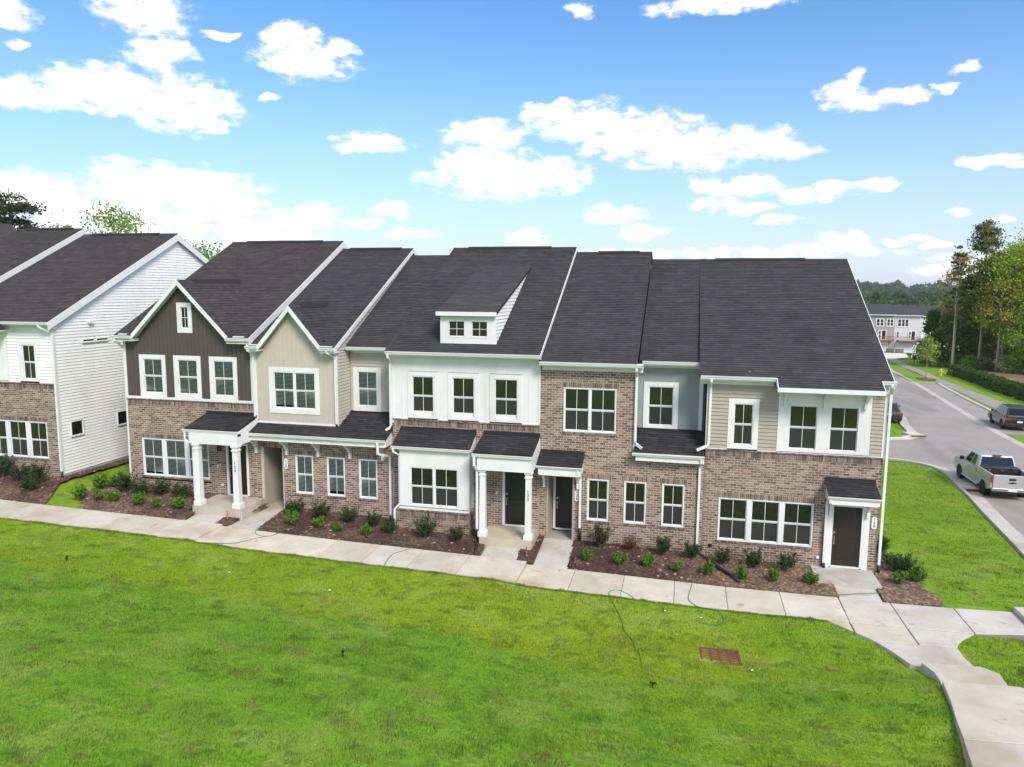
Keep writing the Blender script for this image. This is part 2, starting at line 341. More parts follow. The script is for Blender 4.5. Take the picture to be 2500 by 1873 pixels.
# ---- paths: every slab is a piece of its own
def slab_col():
    k = rng.uniform(.9, 1.06); w = rng.random(); a = np.array((.66, .585, .49)); b = np.array((.67, .63, .57))
    return tuple((a*(1-w)+b*w)*k*.86)
def slab(parent, poly, zf, th=.16, col=None, name='slab', gap=.009):
    cx = sum(p[0] for p in poly)/len(poly); cyy = sum(p[1] for p in poly)/len(poly)
    P = []
    for a, b in poly:
        d = math.hypot(a-cx, b-cyy); k = max(0, (d-gap*1.4)/d); P.append((cx+(a-cx)*k, cyy+(b-cyy)*k))
    area = sum(P[i][0]*P[(i+1) % len(P)][1]-P[(i+1) % len(P)][0]*P[i][1] for i in range(len(P)))
    if area < 0: P = P[::-1]
    mb = MB(); mb.cur = col or slab_col(); n = len(P)
    b = .012; T = []; 
    for a, c in P:
        d = math.hypot(a-cx, c-cyy); k = (d-b*1.3)/d; T.append((cx+(a-cx)*k, cyy+(c-cyy)*k))
    mb.v = [(a, c, zf(a, c)-th) for a, c in P]+[(a, c, zf(a, c)-.008) for a, c in P]+[(a, c, zf(a, c)) for a, c in T]
    mb.f = [tuple(range(2*n, 3*n))]+[(i, (i+1) % n, n+(i+1) % n, n+i) for i in range(n)]+[(n+i, n+(i+1) % n, 2*n+(i+1) % n, 2*n+i) for i in range(n)]
    mb.c = [mb.cur]*len(mb.f)
    return mb.build(name, CONC, parent)
sidewalk = MB(); sidewalk.cur = (.2, .18, .15)
for x0, x1, sg in ((-31, -16.9, 'a'), (-16.8, -5.1, 'b'), (-5.0, 9.8, 'c')):
    n = 8
    for i in range(n):
        a = x0+(x1-x0)*i/n; b = x0+(x1-x0)*(i+1)/n
        sidewalk.hexa([(a,-3.96,SW(a,sg)-.3),(b,-3.96,SW(b,sg)-.3),(b,-2.31,SW(b,sg)-.3),(a,-2.31,SW(a,sg)-.3),(a,-3.96,SW(a,sg)-.03),(b,-3.96,SW(b,sg)-.03),(b,-2.31,SW(b,sg)-.03),(a,-2.31,SW(a,sg)-.03)])
sidewalk = sidewalk.build('sidewalk', CONC, kind='structure')
for sg, xs in (('a', (-33,-31.2,-29.4,-27.8,-26.1,-24.32,-22.6,-20.75,-18.65,-16.83)), ('b', (-16.83,-15.3,-13.68,-12.05,-10.4,-8.77,-7.04,-5.03)), ('c', (-5.03,-3.34,-1.69,-.06,1.54,3.19,4.93))):
    for a, b in zip(xs[:-1], xs[1:]):
        slab(sidewalk, [(a,-4),(b,-4),(b,-2.28),(a,-2.28)], lambda x, y, s=sg: SW(x, s)+.006*(y+4), th=.22)
LC = lambda: tuple(np.array((.64, .605, .555))*rng.uniform(.74, .84))
zc = lambda dz: (lambda x, y: -.1+dz+.004*(y+4))
slab(sidewalk, [(4.93,-4.02),(6.44,-4.02),(6.42,-2.3),(4.95,-2.28)], zc(0), col=slab_col())
slab(sidewalk, [(6.45,-4.02),(8.21,-3.94),(8.2,-2.24),(6.43,-2.3)], zc(0), col=LC())
slab(sidewalk, [(8.22,-3.94),(9.87,-3.6),(9.87,-2.1),(8.21,-2.24)], zc(0), col=LC())
slab(sidewalk, [(9.87,-3.6),(11.6,-3.45),(11.6,-1.95),(9.87,-2.05)], zc(.15), th=.35, col=LC())
PATH = [[(4.3,-4.03),(4.92,-4.03),(4.93,-4.64)], [(4.94,-4.03),(6.45,-4.03),(6.48,-5.04),(5.35,-5.08),(4.95,-4.66)],
        [(6.46,-4.03),(8.2,-3.95),(7.81,-4.34),(7.55,-4.7),(7.46,-4.98),(6.49,-5.04)],
        [(5.36,-5.09),(7.45,-4.99),(7.46,-5.5),(7.56,-6.2),(6.2,-6.34),(5.93,-6.22),(5.68,-5.65)]]
for i, pp in enumerate(PATH): slab(sidewalk, pp, zc(-.01), col=LC() if i > 1 else slab_col(), gap=.014)
P2 = [(6.15,-6.36),(7.58,-6.2),(7.9,-6.48),(7.88,-6.85),(7.86,-7.48),(6.27,-7.66),(6.33,-7.16),(6.32,-6.8)]
P3 = [(6.22,-7.68),(7.9,-7.48),(8.6,-7.8),(8.1,-9.0),(7.55,-10.35),(5.72,-10.55),(5.85,-9.75),(6.03,-8.85)]
P4 = [(5.71,-10.56),(7.54,-10.36),(6.9,-13.6),(5.1,-13.8)]
slab(sidewalk, P2, zc(.13), th=.4, col=LC()); slab(sidewalk, P3, lambda x, y: .28-.09*(y+8), th=.5, col=(.53,.475,.40)); slab(sidewalk, P4, lambda x, y: .28-.09*(y+8), th=.6, col=LC())
PATH += [P2, P3, P4]
# entry walks
WALKC = lambda: tuple(np.array((.56, .525, .47))*rng.uniform(.8, .9))
def lin(y0, z0, y1, z1): return lambda x, y: z0+(z1-z0)*(y-y0)/(y1-y0)
slab(sidewalk, [(-18.45,-2.28),(-17.2,-2.28),(-17.1,-1.3),(-18.4,-1.3)], lin(-2.28,.52,-1.3,.6), name='entry_slab', col=WALKC())
slab(sidewalk, [(-16.7,-2.27),(-15.35,-2.27),(-15.45,.0),(-16.3,.0)], lin(-2.28,.42,0,.5), name='entry_slab', col=WALKC())
slab(sidewalk, [(-6.7,-2.27),(-5.4,-2.27),(-5.4,-1.02),(-6.7,-1.02)], lin(-2.28,.17,-1,.26), name='entry_slab', col=WALKC())
slab(sidewalk, [(-4.82,-2.27),(-3.58,-2.27),(-3.6,-1.35),(-4.84,-1.3)], lin(-2.28,.02,0,.24), name='entry_slab', col=(.5,.47,.43))
slab(sidewalk, [(-4.84,-1.29),(-3.6,-1.34),(-3.66,-.01),(-4.86,-.01)], lin(-2.28,.02,0,.24), name='entry_slab', col=(.47,.45,.42))
slab(sidewalk, [(4.97,-2.27),(6.23,-2.27),(6.24,-1.12),(4.97,-1.12)], lin(-2.28,-.1,-1,-.07), name='entry_slab', col=LC())

# ---- planting beds
def bed(poly, dark, name='mulch_bed'):
    xs = [p[0] for p in poly]; ys = [p[1] for p in poly]; st = .07
    gx = np.arange(min(xs), max(xs), st); gy = np.arange(min(ys), max(ys), st)
    X, Y = np.meshgrid(gx, gy, indexing='ij')
    jx = X+nrng.normal(0, .012, X.shape); jy = Y+nrng.normal(0, .012, X.shape)
    Zz = G(X, Y)+.045+(fbm(X*3, Y*3, 3)-.5)*.06+nrng.random(X.shape)*.035
    Zz = Zz+.05*sm(-2.3, -1.6, Y)+np.where((X > -17.4) & (X < 1), .14, .02)*sm(-2.3, 0, Y)
    ny = len(gy); V = np.stack([jx, jy, Zz], -1).reshape(-1, 3); I = np.arange(V.shape[0]).reshape(len(gx), ny)
    F = np.stack([I[:-1, :-1], I[1:, :-1], I[1:, 1:], I[:-1, 1:]], -1).reshape(-1, 4)
    ctr = V[F].mean(1); ok = inpoly(ctr[:, 0], ctr[:, 1], poly); F = F[ok]; ctr = ctr[ok]
    n = nrng.random(len(F)); w = np.clip(dark(ctr[:, 0])+(fbm(ctr[:, 0]*1.2, ctr[:, 1]*1.2, 2)-.5)*.8, 0, 1)
    a = np.array(srgb(74, 52, 46)); b = np.array(srgb(134, 112, 92))
    col = (a[None]*w[:, None]+b[None]*(1-w[:, None]))*(.5+.95*n[:, None]**1.5)
    chip = nrng.random(len(F)) < .02; col[chip] = np.array(srgb(170, 150, 128))*nrng.uniform(.6, 1.1, (chip.sum(), 1))
    o = add_obj(name, quads_mesh(name, V, F, col, MULCH)); o['kind'] = 'structure'; return o
bed([(-32,-2.3),(-25.0,-2.3),(-25.3,-1.6),(-25.9,-.6),(-25.8,.3),(-25.7,5),(-26.3,5),(-26.3,0),(-32,0)], lambda x: .75+0*x)
bed([(-23.1,-2.3),(-18.5,-2.3),(-18.42,-1.25),(-18.5,0),(-22.7,0),(-23.2,.5),(-23.9,-.4),(-24.3,-1.1),(-23.8,-1.7)], lambda x: .7+0*x)
bed([(-17.25,-2.3),(-16.62,-2.3),(-16.2,0),(-16.5,0),(-16.4,-1.6),(-17.15,-1.3)], lambda x: .8+0*x)
bed([(-15.4,-2.3),(-6.66,-2.3),(-6.66,-1.05),(-7.0,-1.1),(-7.0,0),(-15.4,0)], lambda x: .95+0*x)
bed([(-5.45,-2.3),(-4.78,-2.3),(-4.78,0),(-5.05,0),(-5.05,-1.3),(-5.45,-1.0)], lambda x: .95+0*x)
bed([(-3.63,-2.3),(5.02,-2.3),(5.02,-1.4),(4.48,-1.35),(4.45,0),(-3.72,0)], lambda x: 1-sm(-2.5, 3.5, x)*.75)
bed([(6.27,-2.3),(7.95,-2.24),(8.05,-1.75),(7.7,-1.0),(7.85,-.2),(7.8,1.2),(7.4,2.6),(6.6,3.2),(6.52,0),(6.42,-.4),(6.42,-1.3),(6.27,-1.1)], lambda x: .25+0*x)

# ---------------------------------------------------------------- house kit
FR = lambda y: (lambda u, n, z: (u, y-n, z))          # wall facing the camera side (-Y), u runs along X
SX = lambda x: (lambda u, n, z: (x+n, u, z))          # wall facing +X, u runs along Y
BW, BH = .219, .0864
BRICKCOL = [srgb(*c) for c in ((122,104,95),(132,113,103),(108,91,84),(144,126,114),(98,81,75),(128,106,94),(136,116,110),(116,100,90),(90,75,69),(152,134,120))]
BR_MESH = []
def brick_proto():
    for c in BRICKCOL:
        mb = MB(); mb.cur = c; mb.box((-(BW-.019)/2, -.004, -(BH-.019)/2), ((BW-.019)/2, .03, (BH-.019)/2)); BR_MESH.append(mb.mesh('brick', BRICK))
brick_proto()
def tfbox(mb, tf, u0, u1, n0, n1, z0, z1):
    p = [tf(u0,n1,z0),tf(u1,n1,z0),tf(u1,n0,z0),tf(u0,n0,z0),tf(u0,n1,z1),tf(u1,n1,z1),tf(u1,n0,z1),tf(u0,n0,z1)]
    mb.hexa(p)
def cells(u0, u1, z0, z1, holes):
    us = sorted({u0, u1, *[min(max(h[i], u0), u1) for h in holes for i in (0, 1)]}); zs = sorted({z0, z1, *[min(max(h[i], z0), z1) for h in holes for i in (2, 3)]})
    for a, b in zip(us[:-1], us[1:]):
        for c, d in zip(zs[:-1], zs[1:]):
            mu, mz = (a+b)/2, (c+d)/2
            if not any(h[0] < mu < h[1] and h[2] < mz < h[3] for h in holes): yield a, b, c, d
def intervals(u0, u1, z0, z1, holes):
    ex = sorted((h[0], h[1]) for h in holes if h[2] < z1-.006 and h[3] > z0+.006); cur = u0
    for a, b in ex:
        if a > cur: yield cur, min(a, u1)
        cur = max(cur, b)
        if cur >= u1: break
    if cur < u1: yield cur, u1
class Bricks:
    def __init__(s): s.full = []; s.mb = MB()
def brick_wall(house, tf, u0, u1, z0, z1, holes, band=None, store=None, front=True, parent_wall=None):
    """holes: (u0,u1,z0,z1,head,sill); band: z of the top of a projecting soldier band"""
    w = MB(); hs = [h[:4] for h in holes]
    for a, b, c, d in cells(u0, u1, z0, z1, hs): tfbox(w, tf, a, b, -.11, -.004, c, d)
    wall = parent_wall or w.build('brick_wall', MORTAR, house)
    st = store or Bricks(); mb = st.mb
    ex = list(hs)
    def soldier(a, b, zb, zt, proud=.006, g=.012, wd=.0665):
        n = max(1, round((b-a)/wd)); k = (b-a)/n
        for i in range(n):
            mb.cur = rng.choice(BRICKCOL); tfbox(mb, tf, a+i*k+g/2, a+(i+1)*k-g/2, -.05, proud+rng.uniform(0, .003), zb+g/2, zt-g/2)
    for h in holes:
        if h[4]:
            soldier(h[0]-.1, h[1]+.1, h[3]+.004, h[3]+.2); ex.append((h[0]-.1, h[1]+.1, h[3], h[3]+.2))
        if h[5]:
            soldier(h[0]-.08, h[1]+.08, h[2]-.085, h[2]-.002, .035); ex.append((h[0]-.08, h[1]+.08, h[2]-.085, h[2]))
    if band:
        soldier(u0, u1, band-.26, band-.055, .008); soldier(u0, u1, band-.055, band, .045); ex.append((u0, u1, band-.26, z1+1))
    r = 0; z = z0
    if band: z = band-.26-math.ceil((band-.26-z0)/BH)*BH
    while z < z1-.02:
        zt = min(z+BH, z1)
        if zt < z0+.02: z += BH; r += 1; continue
        for a, b in intervals(u0, u1, z, zt, ex):
            off = (r % 2)*BW/2; k = math.floor((a-u0-off)/BW); x = u0+off+k*BW
            while x < b-.02:
                xa, xb = max(a, x), min(b, x+BW)
                if xb-xa > .035:
                    ci = rng.randrange(len(BRICKCOL))
                    if front and xb-xa > BW-.001 and zt-z > BH-.001: st.full.append(((xa+xb)/2, (z+zt)/2, ci, tf))
                    else:
                        mb.cur = BRICKCOL[ci]; tfbox(mb, tf, xa+.0095, xb-.0095, -.03, .004, z+.0095, zt-.0095)
                x += BW
        for e in ex:
            for lo, hi in ((z, e[2]), (e[3], zt)):
                if z+.004 < hi and lo < zt-.004 and .018 < hi-lo < BH-.004 and e[0] < u1 and e[1] > u0:
                    for a, b in intervals(max(u0, e[0]), min(u1, e[1]), lo, hi, [q for q in ex if q is not e]):
                        x = u0+(r % 2)*BW/2+math.floor((a-u0-(r % 2)*BW/2)/BW)*BW
                        while x < b-.02:
                            xa, xb = max(a, x), min(b, x+BW); x += BW
                            if xb-xa > .035: mb.cur = rng.choice(BRICKCOL); tfbox(mb, tf, xa+.0095, xb-.0095, -.03, .004, lo+.007, hi-.007)
        z += BH; r += 1
    if store is None: finish_bricks(wall, st)
    return wall
def finish_bricks(wall, st):
    cam_ = Vector((0, -26, 9.4)); off = wl(wall)
    st.full.sort(key=lambda b: (Vector(b[3](b[0], 0, b[1]))-cam_).length)
    for u, z, ci, tf in st.full[:300]:
        o = add_obj('brick', BR_MESH[ci], wall); o.location = Vector(tf(u, 0, z))-off
    for u, z, ci, tf in st.full[300:]:
        st.mb.cur = BRICKCOL[ci]; tfbox(st.mb, tf, u-BW/2+.0095, u+BW/2-.0095, -.03, .004, z-BH/2+.0095, z+BH/2-.0095)
    if st.mb.f: st.mb.build('brick_courses', BRICK, wall, kind='stuff')
def siding(house, tf, u0, u1, z0, z1, holes, mt, e=.128, clip=None, name='siding_wall', backing=True):
    w = MB()
    if backing:
        for a, b, c, d in cells(u0, u1, z0, z1, holes): tfbox(w, tf, a, b, -.06, -.002, c, d)
    else: tfbox(w, tf, u0, u0+.05, -.06, -.05, z0, z0+.05)
    wall = w.build(name, mt, house); z = z0; off = wl(wall)
    while z < z1-.01:
        zt = min(z+e, z1)
        if clip: c0 = clip(z); c1 = clip(zt)
        else: c0 = c1 = (u0, u1)
        for a, b in intervals(max(u0, min(c0[0], c1[0])), min(u1, max(c0[1], c1[1])), z, zt, holes):
            la, lb = max(a, c0[0]), min(b, c0[1]); ta, tb = max(a, c1[0]), min(b, c1[1])
            if lb-la < .02 and tb-ta < .02: continue
            tb = max(tb, ta); lb = max(lb, la)
            mb = MB(); mb.hexa([tf(la,.034,z),tf(lb,.034,z),tf(lb,-.002,z),tf(la,-.002,z),tf(ta,.003,zt),tf(tb,.003,zt),tf(tb,-.002,zt),tf(ta,-.002,zt)])
            mb.build('siding_plank', mt, wall)
        z += e
    return wall
def boards(house, tf, u0, u1, z0, ztop, holes, mt, sp=.185, name='board_and_batten_wall', peak=None, bt=.03, bp=.016):
    mb = MB(); wall = None
    cuts = {u0, u1}
    n = max(1, round((u1-u0)/sp)); edges = [u0+(u1-u0)*i/n for i in range(n+1)]
    inner = sorted({*edges, *[h[i] for h in holes for i in (0, 1) if u0 < h[i] < u1], *([peak] if peak else [])})
    first = MB(); zt0 = min(ztop(u0+.01), ztop(u1-.01)); tfbox(first, tf, u0, u1, -.07, -.05, z0, max(z0+.1, min(zt0, z0+.3)))
    wall = first.build(name, mt, house)
    es = set(round(e, 4) for e in edges)
    for a, b in zip(inner[:-1], inner[1:]):
        if b-a < .004: continue
        mid = (a+b)/2; blk = sorted((h[2], h[3]) for h in holes if h[0]-.001 < mid < h[1]+.001)
        segs = []; cur = z0
        for c, d in blk:
            if c > cur+.005: segs.append((cur, c, False))
            cur = max(cur, d)
        segs.append((cur, None, True))
        for c, d, top in segs:
            za = ztop(a) if top else d; zb = ztop(b) if top else d
            if max(za, zb) < c+.02: continue
            za = max(za, c+.001); zb = max(zb, c+.001)
            mb = MB(); mb.hexa([tf(a,.004,c),tf(b,.004,c),tf(b,-.06,c),tf(a,-.06,c),tf(a,.004,za),tf(b,.004,zb),tf(b,-.06,zb),tf(a,-.06,za)])
            if round(a, 4) in es and b-a > bt:
                zc_ = za+(zb-za)*bt/(b-a)
                mb.hexa([tf(a,bp,c),tf(a+bt,bp,c),tf(a+bt,.003,c),tf(a,.003,c),tf(a,bp,za),tf(a+bt,bp,zc_),tf(a+bt,.003,zc_),tf(a,.003,za)])
            mb.build('board', mt, wall)
    return wall
def window(house, tf, u0, u1, z0, z1, units=1, post=.1, casing=0, sill=.03, blind=False, frame=.035, sash=.03, split=True, vm=1, hm=0, n0=.0, proud=.022):
    """u0..z1 = outside of the frame (inside of the casing)"""
    w = MB()
    if casing:
        for a in ((u0-casing, u0, z0-casing, z1+casing), (u1, u1+casing, z0-casing, z1+casing), (u0, u1, z1, z1+casing), (u0, u1, z0-casing, z0)):
            tfbox(w, tf, a[0], a[1], n0-.02, n0+.03, a[2], a[3])
    for a in ((u0, u0+frame, z0, z1), (u1-frame, u1, z0, z1), (u0+frame, u1-frame, z1-frame, z1), (u0+frame, u1-frame, z0, z0+frame+.012)):
        tfbox(w, tf, a[0], a[1], n0-.09, n0+proud-.0, a[2], a[3])
    win = w.build('window', WHITE, house)
    inner = (u1-u0-2*frame-(units-1)*post)/units
    for i in range(units):
        a = u0+frame+i*(inner+post); b = a+inner
        if i:
            mb = MB(); tfbox(mb, tf, a-post, a, n0-.09, n0+proud-.003, z0+frame+.012, z1-frame); mb.build('mullion_post', WHITE, win)
        zb, zt = z0+frame+.012, z1-frame; zm = (zb+zt)/2
        parts = [(zm, zt, 0), (zb, zm, 1)] if split else [(zb, zt, 0)]
        for c, d, low in parts:
            nn = n0-.035-.02*low
            s_ = MB()
            for q in ((a, a+sash, c, d), (b-sash, b, c, d), (a+sash, b-sash, d-sash*(1.3 if low else 1), d), (a+sash, b-sash, c, c+sash*(1. if low else 1.3))):
                tfbox(s_, tf, q[0], q[1], nn-.02, nn+.02, q[2], q[3])
            s_.build('sash', WHITE, win)
            j1, j2 = rng.uniform(-.003, .003), rng.uniform(-.004, .004)     # no two panes sit quite alike
            p = MB(); p.face([tf(a+sash*.5,nn-j1-j2,c+sash*.5),tf(b-sash*.5,nn+j1-j2,c+sash*.5),tf(b-sash*.5,nn+j1+j2,d-sash*.5),tf(a+sash*.5,nn-j1+j2,d-sash*.5)])
            p.build('pane', CLEAR if blind else (SCREEN if low else PANE), win)
            mu = MB()
            for k in range(vm):
                x = a+(b-a)*(k+1)/(vm+1); tfbox(mu, tf, x-.009, x+.009, nn-.004, nn+.009, c+sash*.8, d-sash*.8)
            for k in range(hm):
                z = c+(d-c)*(k+1)/(hm+1); tfbox(mu, tf, a+sash*.8, b-sash*.8, nn-.003, nn+.008, z-.009, z+.009)
            if vm or hm: mu.build('muntin', WHITE, win)
        if blind:
            bl = MB(); nb = n0-.062; z = zt-.02
            zend = zb+(rng.choice((.02, .05, .12)))
            while z > zend:
                q = [tf(a+.03,nb+.006,z-.017),tf(b-.03,nb+.006,z-.017),tf(b-.03,nb-.008,z+.011),tf(a+.03,nb-.008,z+.011)]
                bl.face(q); z -= .052
            bl.build('blind', BLIND, win, kind='stuff')
            rm = MB(); rm.face([tf(a,nb-.015,zb),tf(b,nb-.015,zb),tf(b,nb-.015,zt),tf(a,nb-.015,zt)]); rm.build('unlit_room_backing', ROOM, win)  # flat sheet behind the blind, the room's darkness painted into its colour
    return win
def door(house, tf, u0, u1, z0, z1, mt, hand=-1, casing=.06, n0=0., casing_bottom=True):
    w = MB()
    for a in ((u0-casing, u0, z0-.03, z1+casing), (u1, u1+casing, z0-.03, z1+casing), (u0, u1, z1, z1+casing)):
        tfbox(w, tf, a[0], a[1], n0-.1, n0+.03, a[2], a[3])
    tfbox(w, tf, u0, u1, n0-.1, n0+.04, z0-.05, z0-.005)
    fr = w.build('door', WHITE, house)
    lf = MB(); nn = n0-.04; W_ = u1-u0; H_ = z1-z0
    tfbox(lf, tf, u0+.004, u1-.004, nn-.04, nn-.012, z0, z1)
    st = .13
    pans = ((u0+st, u1-st, z0+.2, z0+.2+H_*.30), (u0+st, u1-st, z0+.2+H_*.30+.16, z1-.14))
    for a, b, c, d in cells(u0+.004, u1-.004, z0, z1, pans): tfbox(lf, tf, a, b, nn-.013, nn, c, d)
    for a, b, c, d in pans: tfbox(lf, tf, a+.035, b-.035, nn-.013, nn-.004, c+.035, d-.035)
    lf.build('door_leaf', mt, fr)
    h = MB(); x = u0+.065 if hand < 0 else u1-.065; zc_ = z0+.98
    tfbox(h, tf, x-.032, x+.032, nn, nn+.02, zc_+.15, zc_+.22); tfbox(h, tf, x-.028, x+.028, nn, nn+.02, zc_-.03, zc_+.05)
    tfbox(h, tf, x-.012, x+.012, nn+.03, nn+.05, zc_-.2, zc_+.03); tfbox(h, tf, x-.02, x+.02, nn, nn+.04, zc_-.23, zc_-.18); tfbox(h, tf, x-.012, x+.012, nn, nn+.05, zc_-.0, zc_+.03)
    h.build('handle', METAL, fr)
    return fr
SH_COOL = [srgb(*c) for c in ((61,60,64),(63,62,66),(66,65,69),(59,58,62),(62,61,63),(69,67,71),(60,59,62),(64,62,62))]
SH_WARM = [srgb(*c) for c in ((68,63,65),(66,62,64),(72,67,67),(63,60,63),(70,64,62),(74,69,70),(65,63,66),(65,59,59))]
def shingles(mb, O, U, V, w, L, pal, ph=None, c=.142):
    O = Vector(O); U = Vector(U).normalized(); V = Vector(V).normalized(); Nn = U.cross(V).normalized()
    if Nn.z < 0: Nn = -Nn
    n = max(1, math.ceil(L/c)); last = {}
    for j in range(n):
        v0 = j*c; v1 = min(L, v0+c); x = -rng.random()*.3; k = rng.uniform(.93, 1.07)
        while x < w:
            l = rng.choice((.17, .25, .33, .42)); a, b = max(0, x), min(w, x+l); x += l
            if b-a < .005: continue
            t = rng.choice(pal); g = rng.uniform(.9, 1.1)*k; mb.cur = tuple(q*g for q in t)
            lift = .014+rng.choice((0, .004))
            p0 = O+U*a+V*v0+Nn*lift; p1 = O+U*b+V*v0+Nn*lift; p2 = O+U*b+V*v1+Nn*.003; p3 = O+U*a+V*v1+Nn*.003
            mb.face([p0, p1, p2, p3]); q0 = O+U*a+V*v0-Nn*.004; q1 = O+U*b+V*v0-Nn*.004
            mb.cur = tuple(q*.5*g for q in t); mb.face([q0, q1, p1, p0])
def main_roof(house, x0, x1, ze, zr, ye=-.4, yr=8.1, pal=SH_COOL, vent=None, attic=None, ax=(0, 0), back=True, gap=None):
    """gap = (xa, xb, y): between xa and xb the slope only starts at y (behind a front gable)"""
    sl = (zr-ze)/(yr-ye); dk = MB(); dk.cur = (.02, .02, .022); t = .045
    yb = 2*yr-ye; Z_ = lambda y: ze+sl*(y-ye)
    segs = [(x0, x1, ye)] if not gap else [(x0, gap[0], ye), (gap[0], gap[1], gap[2]), (gap[1], x1, ye)]
    for a, b, y in segs: dk.prism([(y, Z_(y)-t-.02), (yr, zr-t-.02), (yr, zr-.02), (y, Z_(y)-.02)], a, b, 0)
    dk.prism([(yr, zr-t-.02), (yb, ze-t-.02), (yb, ze-.02), (yr, zr-.02)], x0, x1, 0)
    roof = dk.build('roof', SHINGLE, house)
    mb = MB()
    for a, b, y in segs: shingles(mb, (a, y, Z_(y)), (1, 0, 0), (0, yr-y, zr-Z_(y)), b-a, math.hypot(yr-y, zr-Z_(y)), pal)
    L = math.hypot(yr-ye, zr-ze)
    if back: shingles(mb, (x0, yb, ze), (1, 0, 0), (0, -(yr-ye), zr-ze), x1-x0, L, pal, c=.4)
    mb.build('shingle_courses', SHINGLE, roof, kind='stuff')
    rc = MB(); rc.cur = pal[0]
    rc.prism([(yr-.13, zr-.07), (yr, zr+.035), (yr+.13, zr-.07), (yr, zr-.03)], x0, x1, 0); rc.build('ridge_cap', SHINGLE, roof)
    if vent:
        v = MB(); v.prism([(yr-.16, zr-.05), (yr-.15, zr+.0), (yr, zr+.075), (yr+.15, zr+.0), (yr+.16, zr-.05)], vent[0], vent[1], 0); v.build('ridge_vent', MEMBRANE, roof)
    if attic:
        a = MB(); y0 = max(.07, ye+.47); zz = ze+sl*(y0-ye)-.1
        a.prism([(y0, ze-.35), (y0, zz), (yr, zr-.1), (yb+ye-y0, zz), (yb+ye-y0, ze-.35)], x0+ax[0], x1-ax[1], 0); a.build('gable_wall', attic, house)
    return roof
def rake(house, x, ze, zr, ye, yr, h=.2, th=.03, mt=None, back=True, drop=.015):
    b = MB(); s = (zr-ze)/(yr-ye)
    b.prism([(ye, ze-drop), (yr, zr-drop), (yr, zr-drop-h*1.12), (ye, ze-drop-h*1.12)], x, x+th, 0)
    if back: yb = 2*yr-ye; b.prism([(yr, zr-drop), (yb, ze-drop), (yb, ze-drop-h*1.12), (yr, zr-drop-h*1.12)], x, x+th, 0)
    return b.build('rake_board', mt or WHITE, house)
def gutter(house, x0, x1, y, zt, d=.115, h=.115, ends=True):
    g = MB(); g.prism([(y+d, zt-h), (y+d, zt), (y+d-.01, zt), (y+d-.01, zt-h+.012), (y+.045, zt-h+.012), (y+.02, zt-.05), (y+.02, zt-.01), (y, zt), (y-.008, zt), (y-.008, zt-.03), (y+.012, zt-.055), (y+.03, zt-h)], x0, x1, 0)
    if ends:
        for x in (x0, x1): g.prism([(y+d, zt-h), (y+d, zt), (y, zt), (y-.005, zt-.03), (y+.03, zt-h)], x-.004, x+.004, 0)
    return g.build('gutter', GUTTER, house)
def eave(house, x0, x1, y, zt, wall=0., fh=.2):
    """gutter, fascia and soffit of a level eave; y = front of the gutter"""
    gutter(house, x0, x1, y, zt)
    f = MB(); f.box((x0, y+.117, zt-.13-.0), (x1, y+.142, zt+.01)); f.build('fascia', WHITE, house)
    s = MB(); s.box((x0, y+.117, zt-.165), (x1, wall+.02, zt-.132)); s.build('soffit', WHITE, house)
    if fh: z_ = MB(); z_.box((x0+.02, wall-.035, zt-.165-fh), (x1-.02, wall-.005, zt-.166)); z_.build('frieze_board', WHITE, house)
def pipe(house, pts, boot=None, w=.04, mt=None):
    d = MB(); d.tube(pts, w, square=True); o = d.build('downspout', mt or WHITE, house)
    if boot:
        b = MB(); b.tube(boot, .055, n=10); b.build('drain_pipe', BLACKP, o, smooth=True)
    return o
def body(house, x0, x1, y0, y1, z0, z1, mt, niche=None):
    b = MB()
    if niche:
        a, c, zt, dep = niche
        b.box((x0, dep, z0), (x1, y1, z1)); b.box((x0, y0, z0), (a, dep, z1)); b.box((c, y0, z0), (x1, dep, z1)); b.box((a, y0, zt), (c, dep, z1))
    else: b.box((x0, y0, z0), (x1, y1, z1))
    return b.build('house_body', mt, house)
def shed_roof(house, x0, x1, yw, zw, ye, ze, flash=True, name='canopy_roof', fl=None):
    L = math.hypot(ye-yw, zw-ze); d = MB(); d.cur = (.02, .02, .02)
    d.prism([(ye, ze-.05), (yw, zw-.05), (yw, zw-.008), (ye, ze-.008)], x0, x1, 0); r = d.build(name, SHINGLE, house)
    m_ = MB(); shingles(m_, (x0, ye, ze), (1, 0, 0), (0, yw-ye, zw-ze), x1-x0, L-.02, SH_CAN); m_.build('shingle_courses', SHINGLE, r, kind='stuff')
    if flash:
        f = MB(); s = (zw-ze)/(yw-ye); f.prism([(yw-.11, zw-.11*s+.02), (yw-.11, zw-.11*s+.028), (yw-.015, zw+.03), (yw-.015, zw+.1), (yw-.004, zw+.1), (yw-.004, zw-.02)], x0, x1, 0); f.build('flashing', MEMBRANE, r)
    return r
SH_CAN = [srgb(*c) for c in ((50,49,52),(56,54,58),(46,45,48),(60,58,60),(52,50,54))]
def text(parent, s, tf, u, z, size, mt, n=.01, name='number'):
    cu = bpy.data.curves.new('t', 'FONT'); cu.body = s; cu.size = size; cu.align_x = 'CENTER'; cu.extrude = .004; cu.resolution_u = 3
    o = bpy.data.objects.new('t', cu); C.objects.link(o); me = bpy.data.meshes.new_from_object(o); bpy.data.objects.remove(o)
    off = wl(parent)
    for v in me.vertices: v.co = Vector(tf(u+v.co.x, n+v.co.z, z+v.co.y))-off
    me.materials.clear(); me.materials.append(mt); me.name = name; return add_obj(name, me, parent)
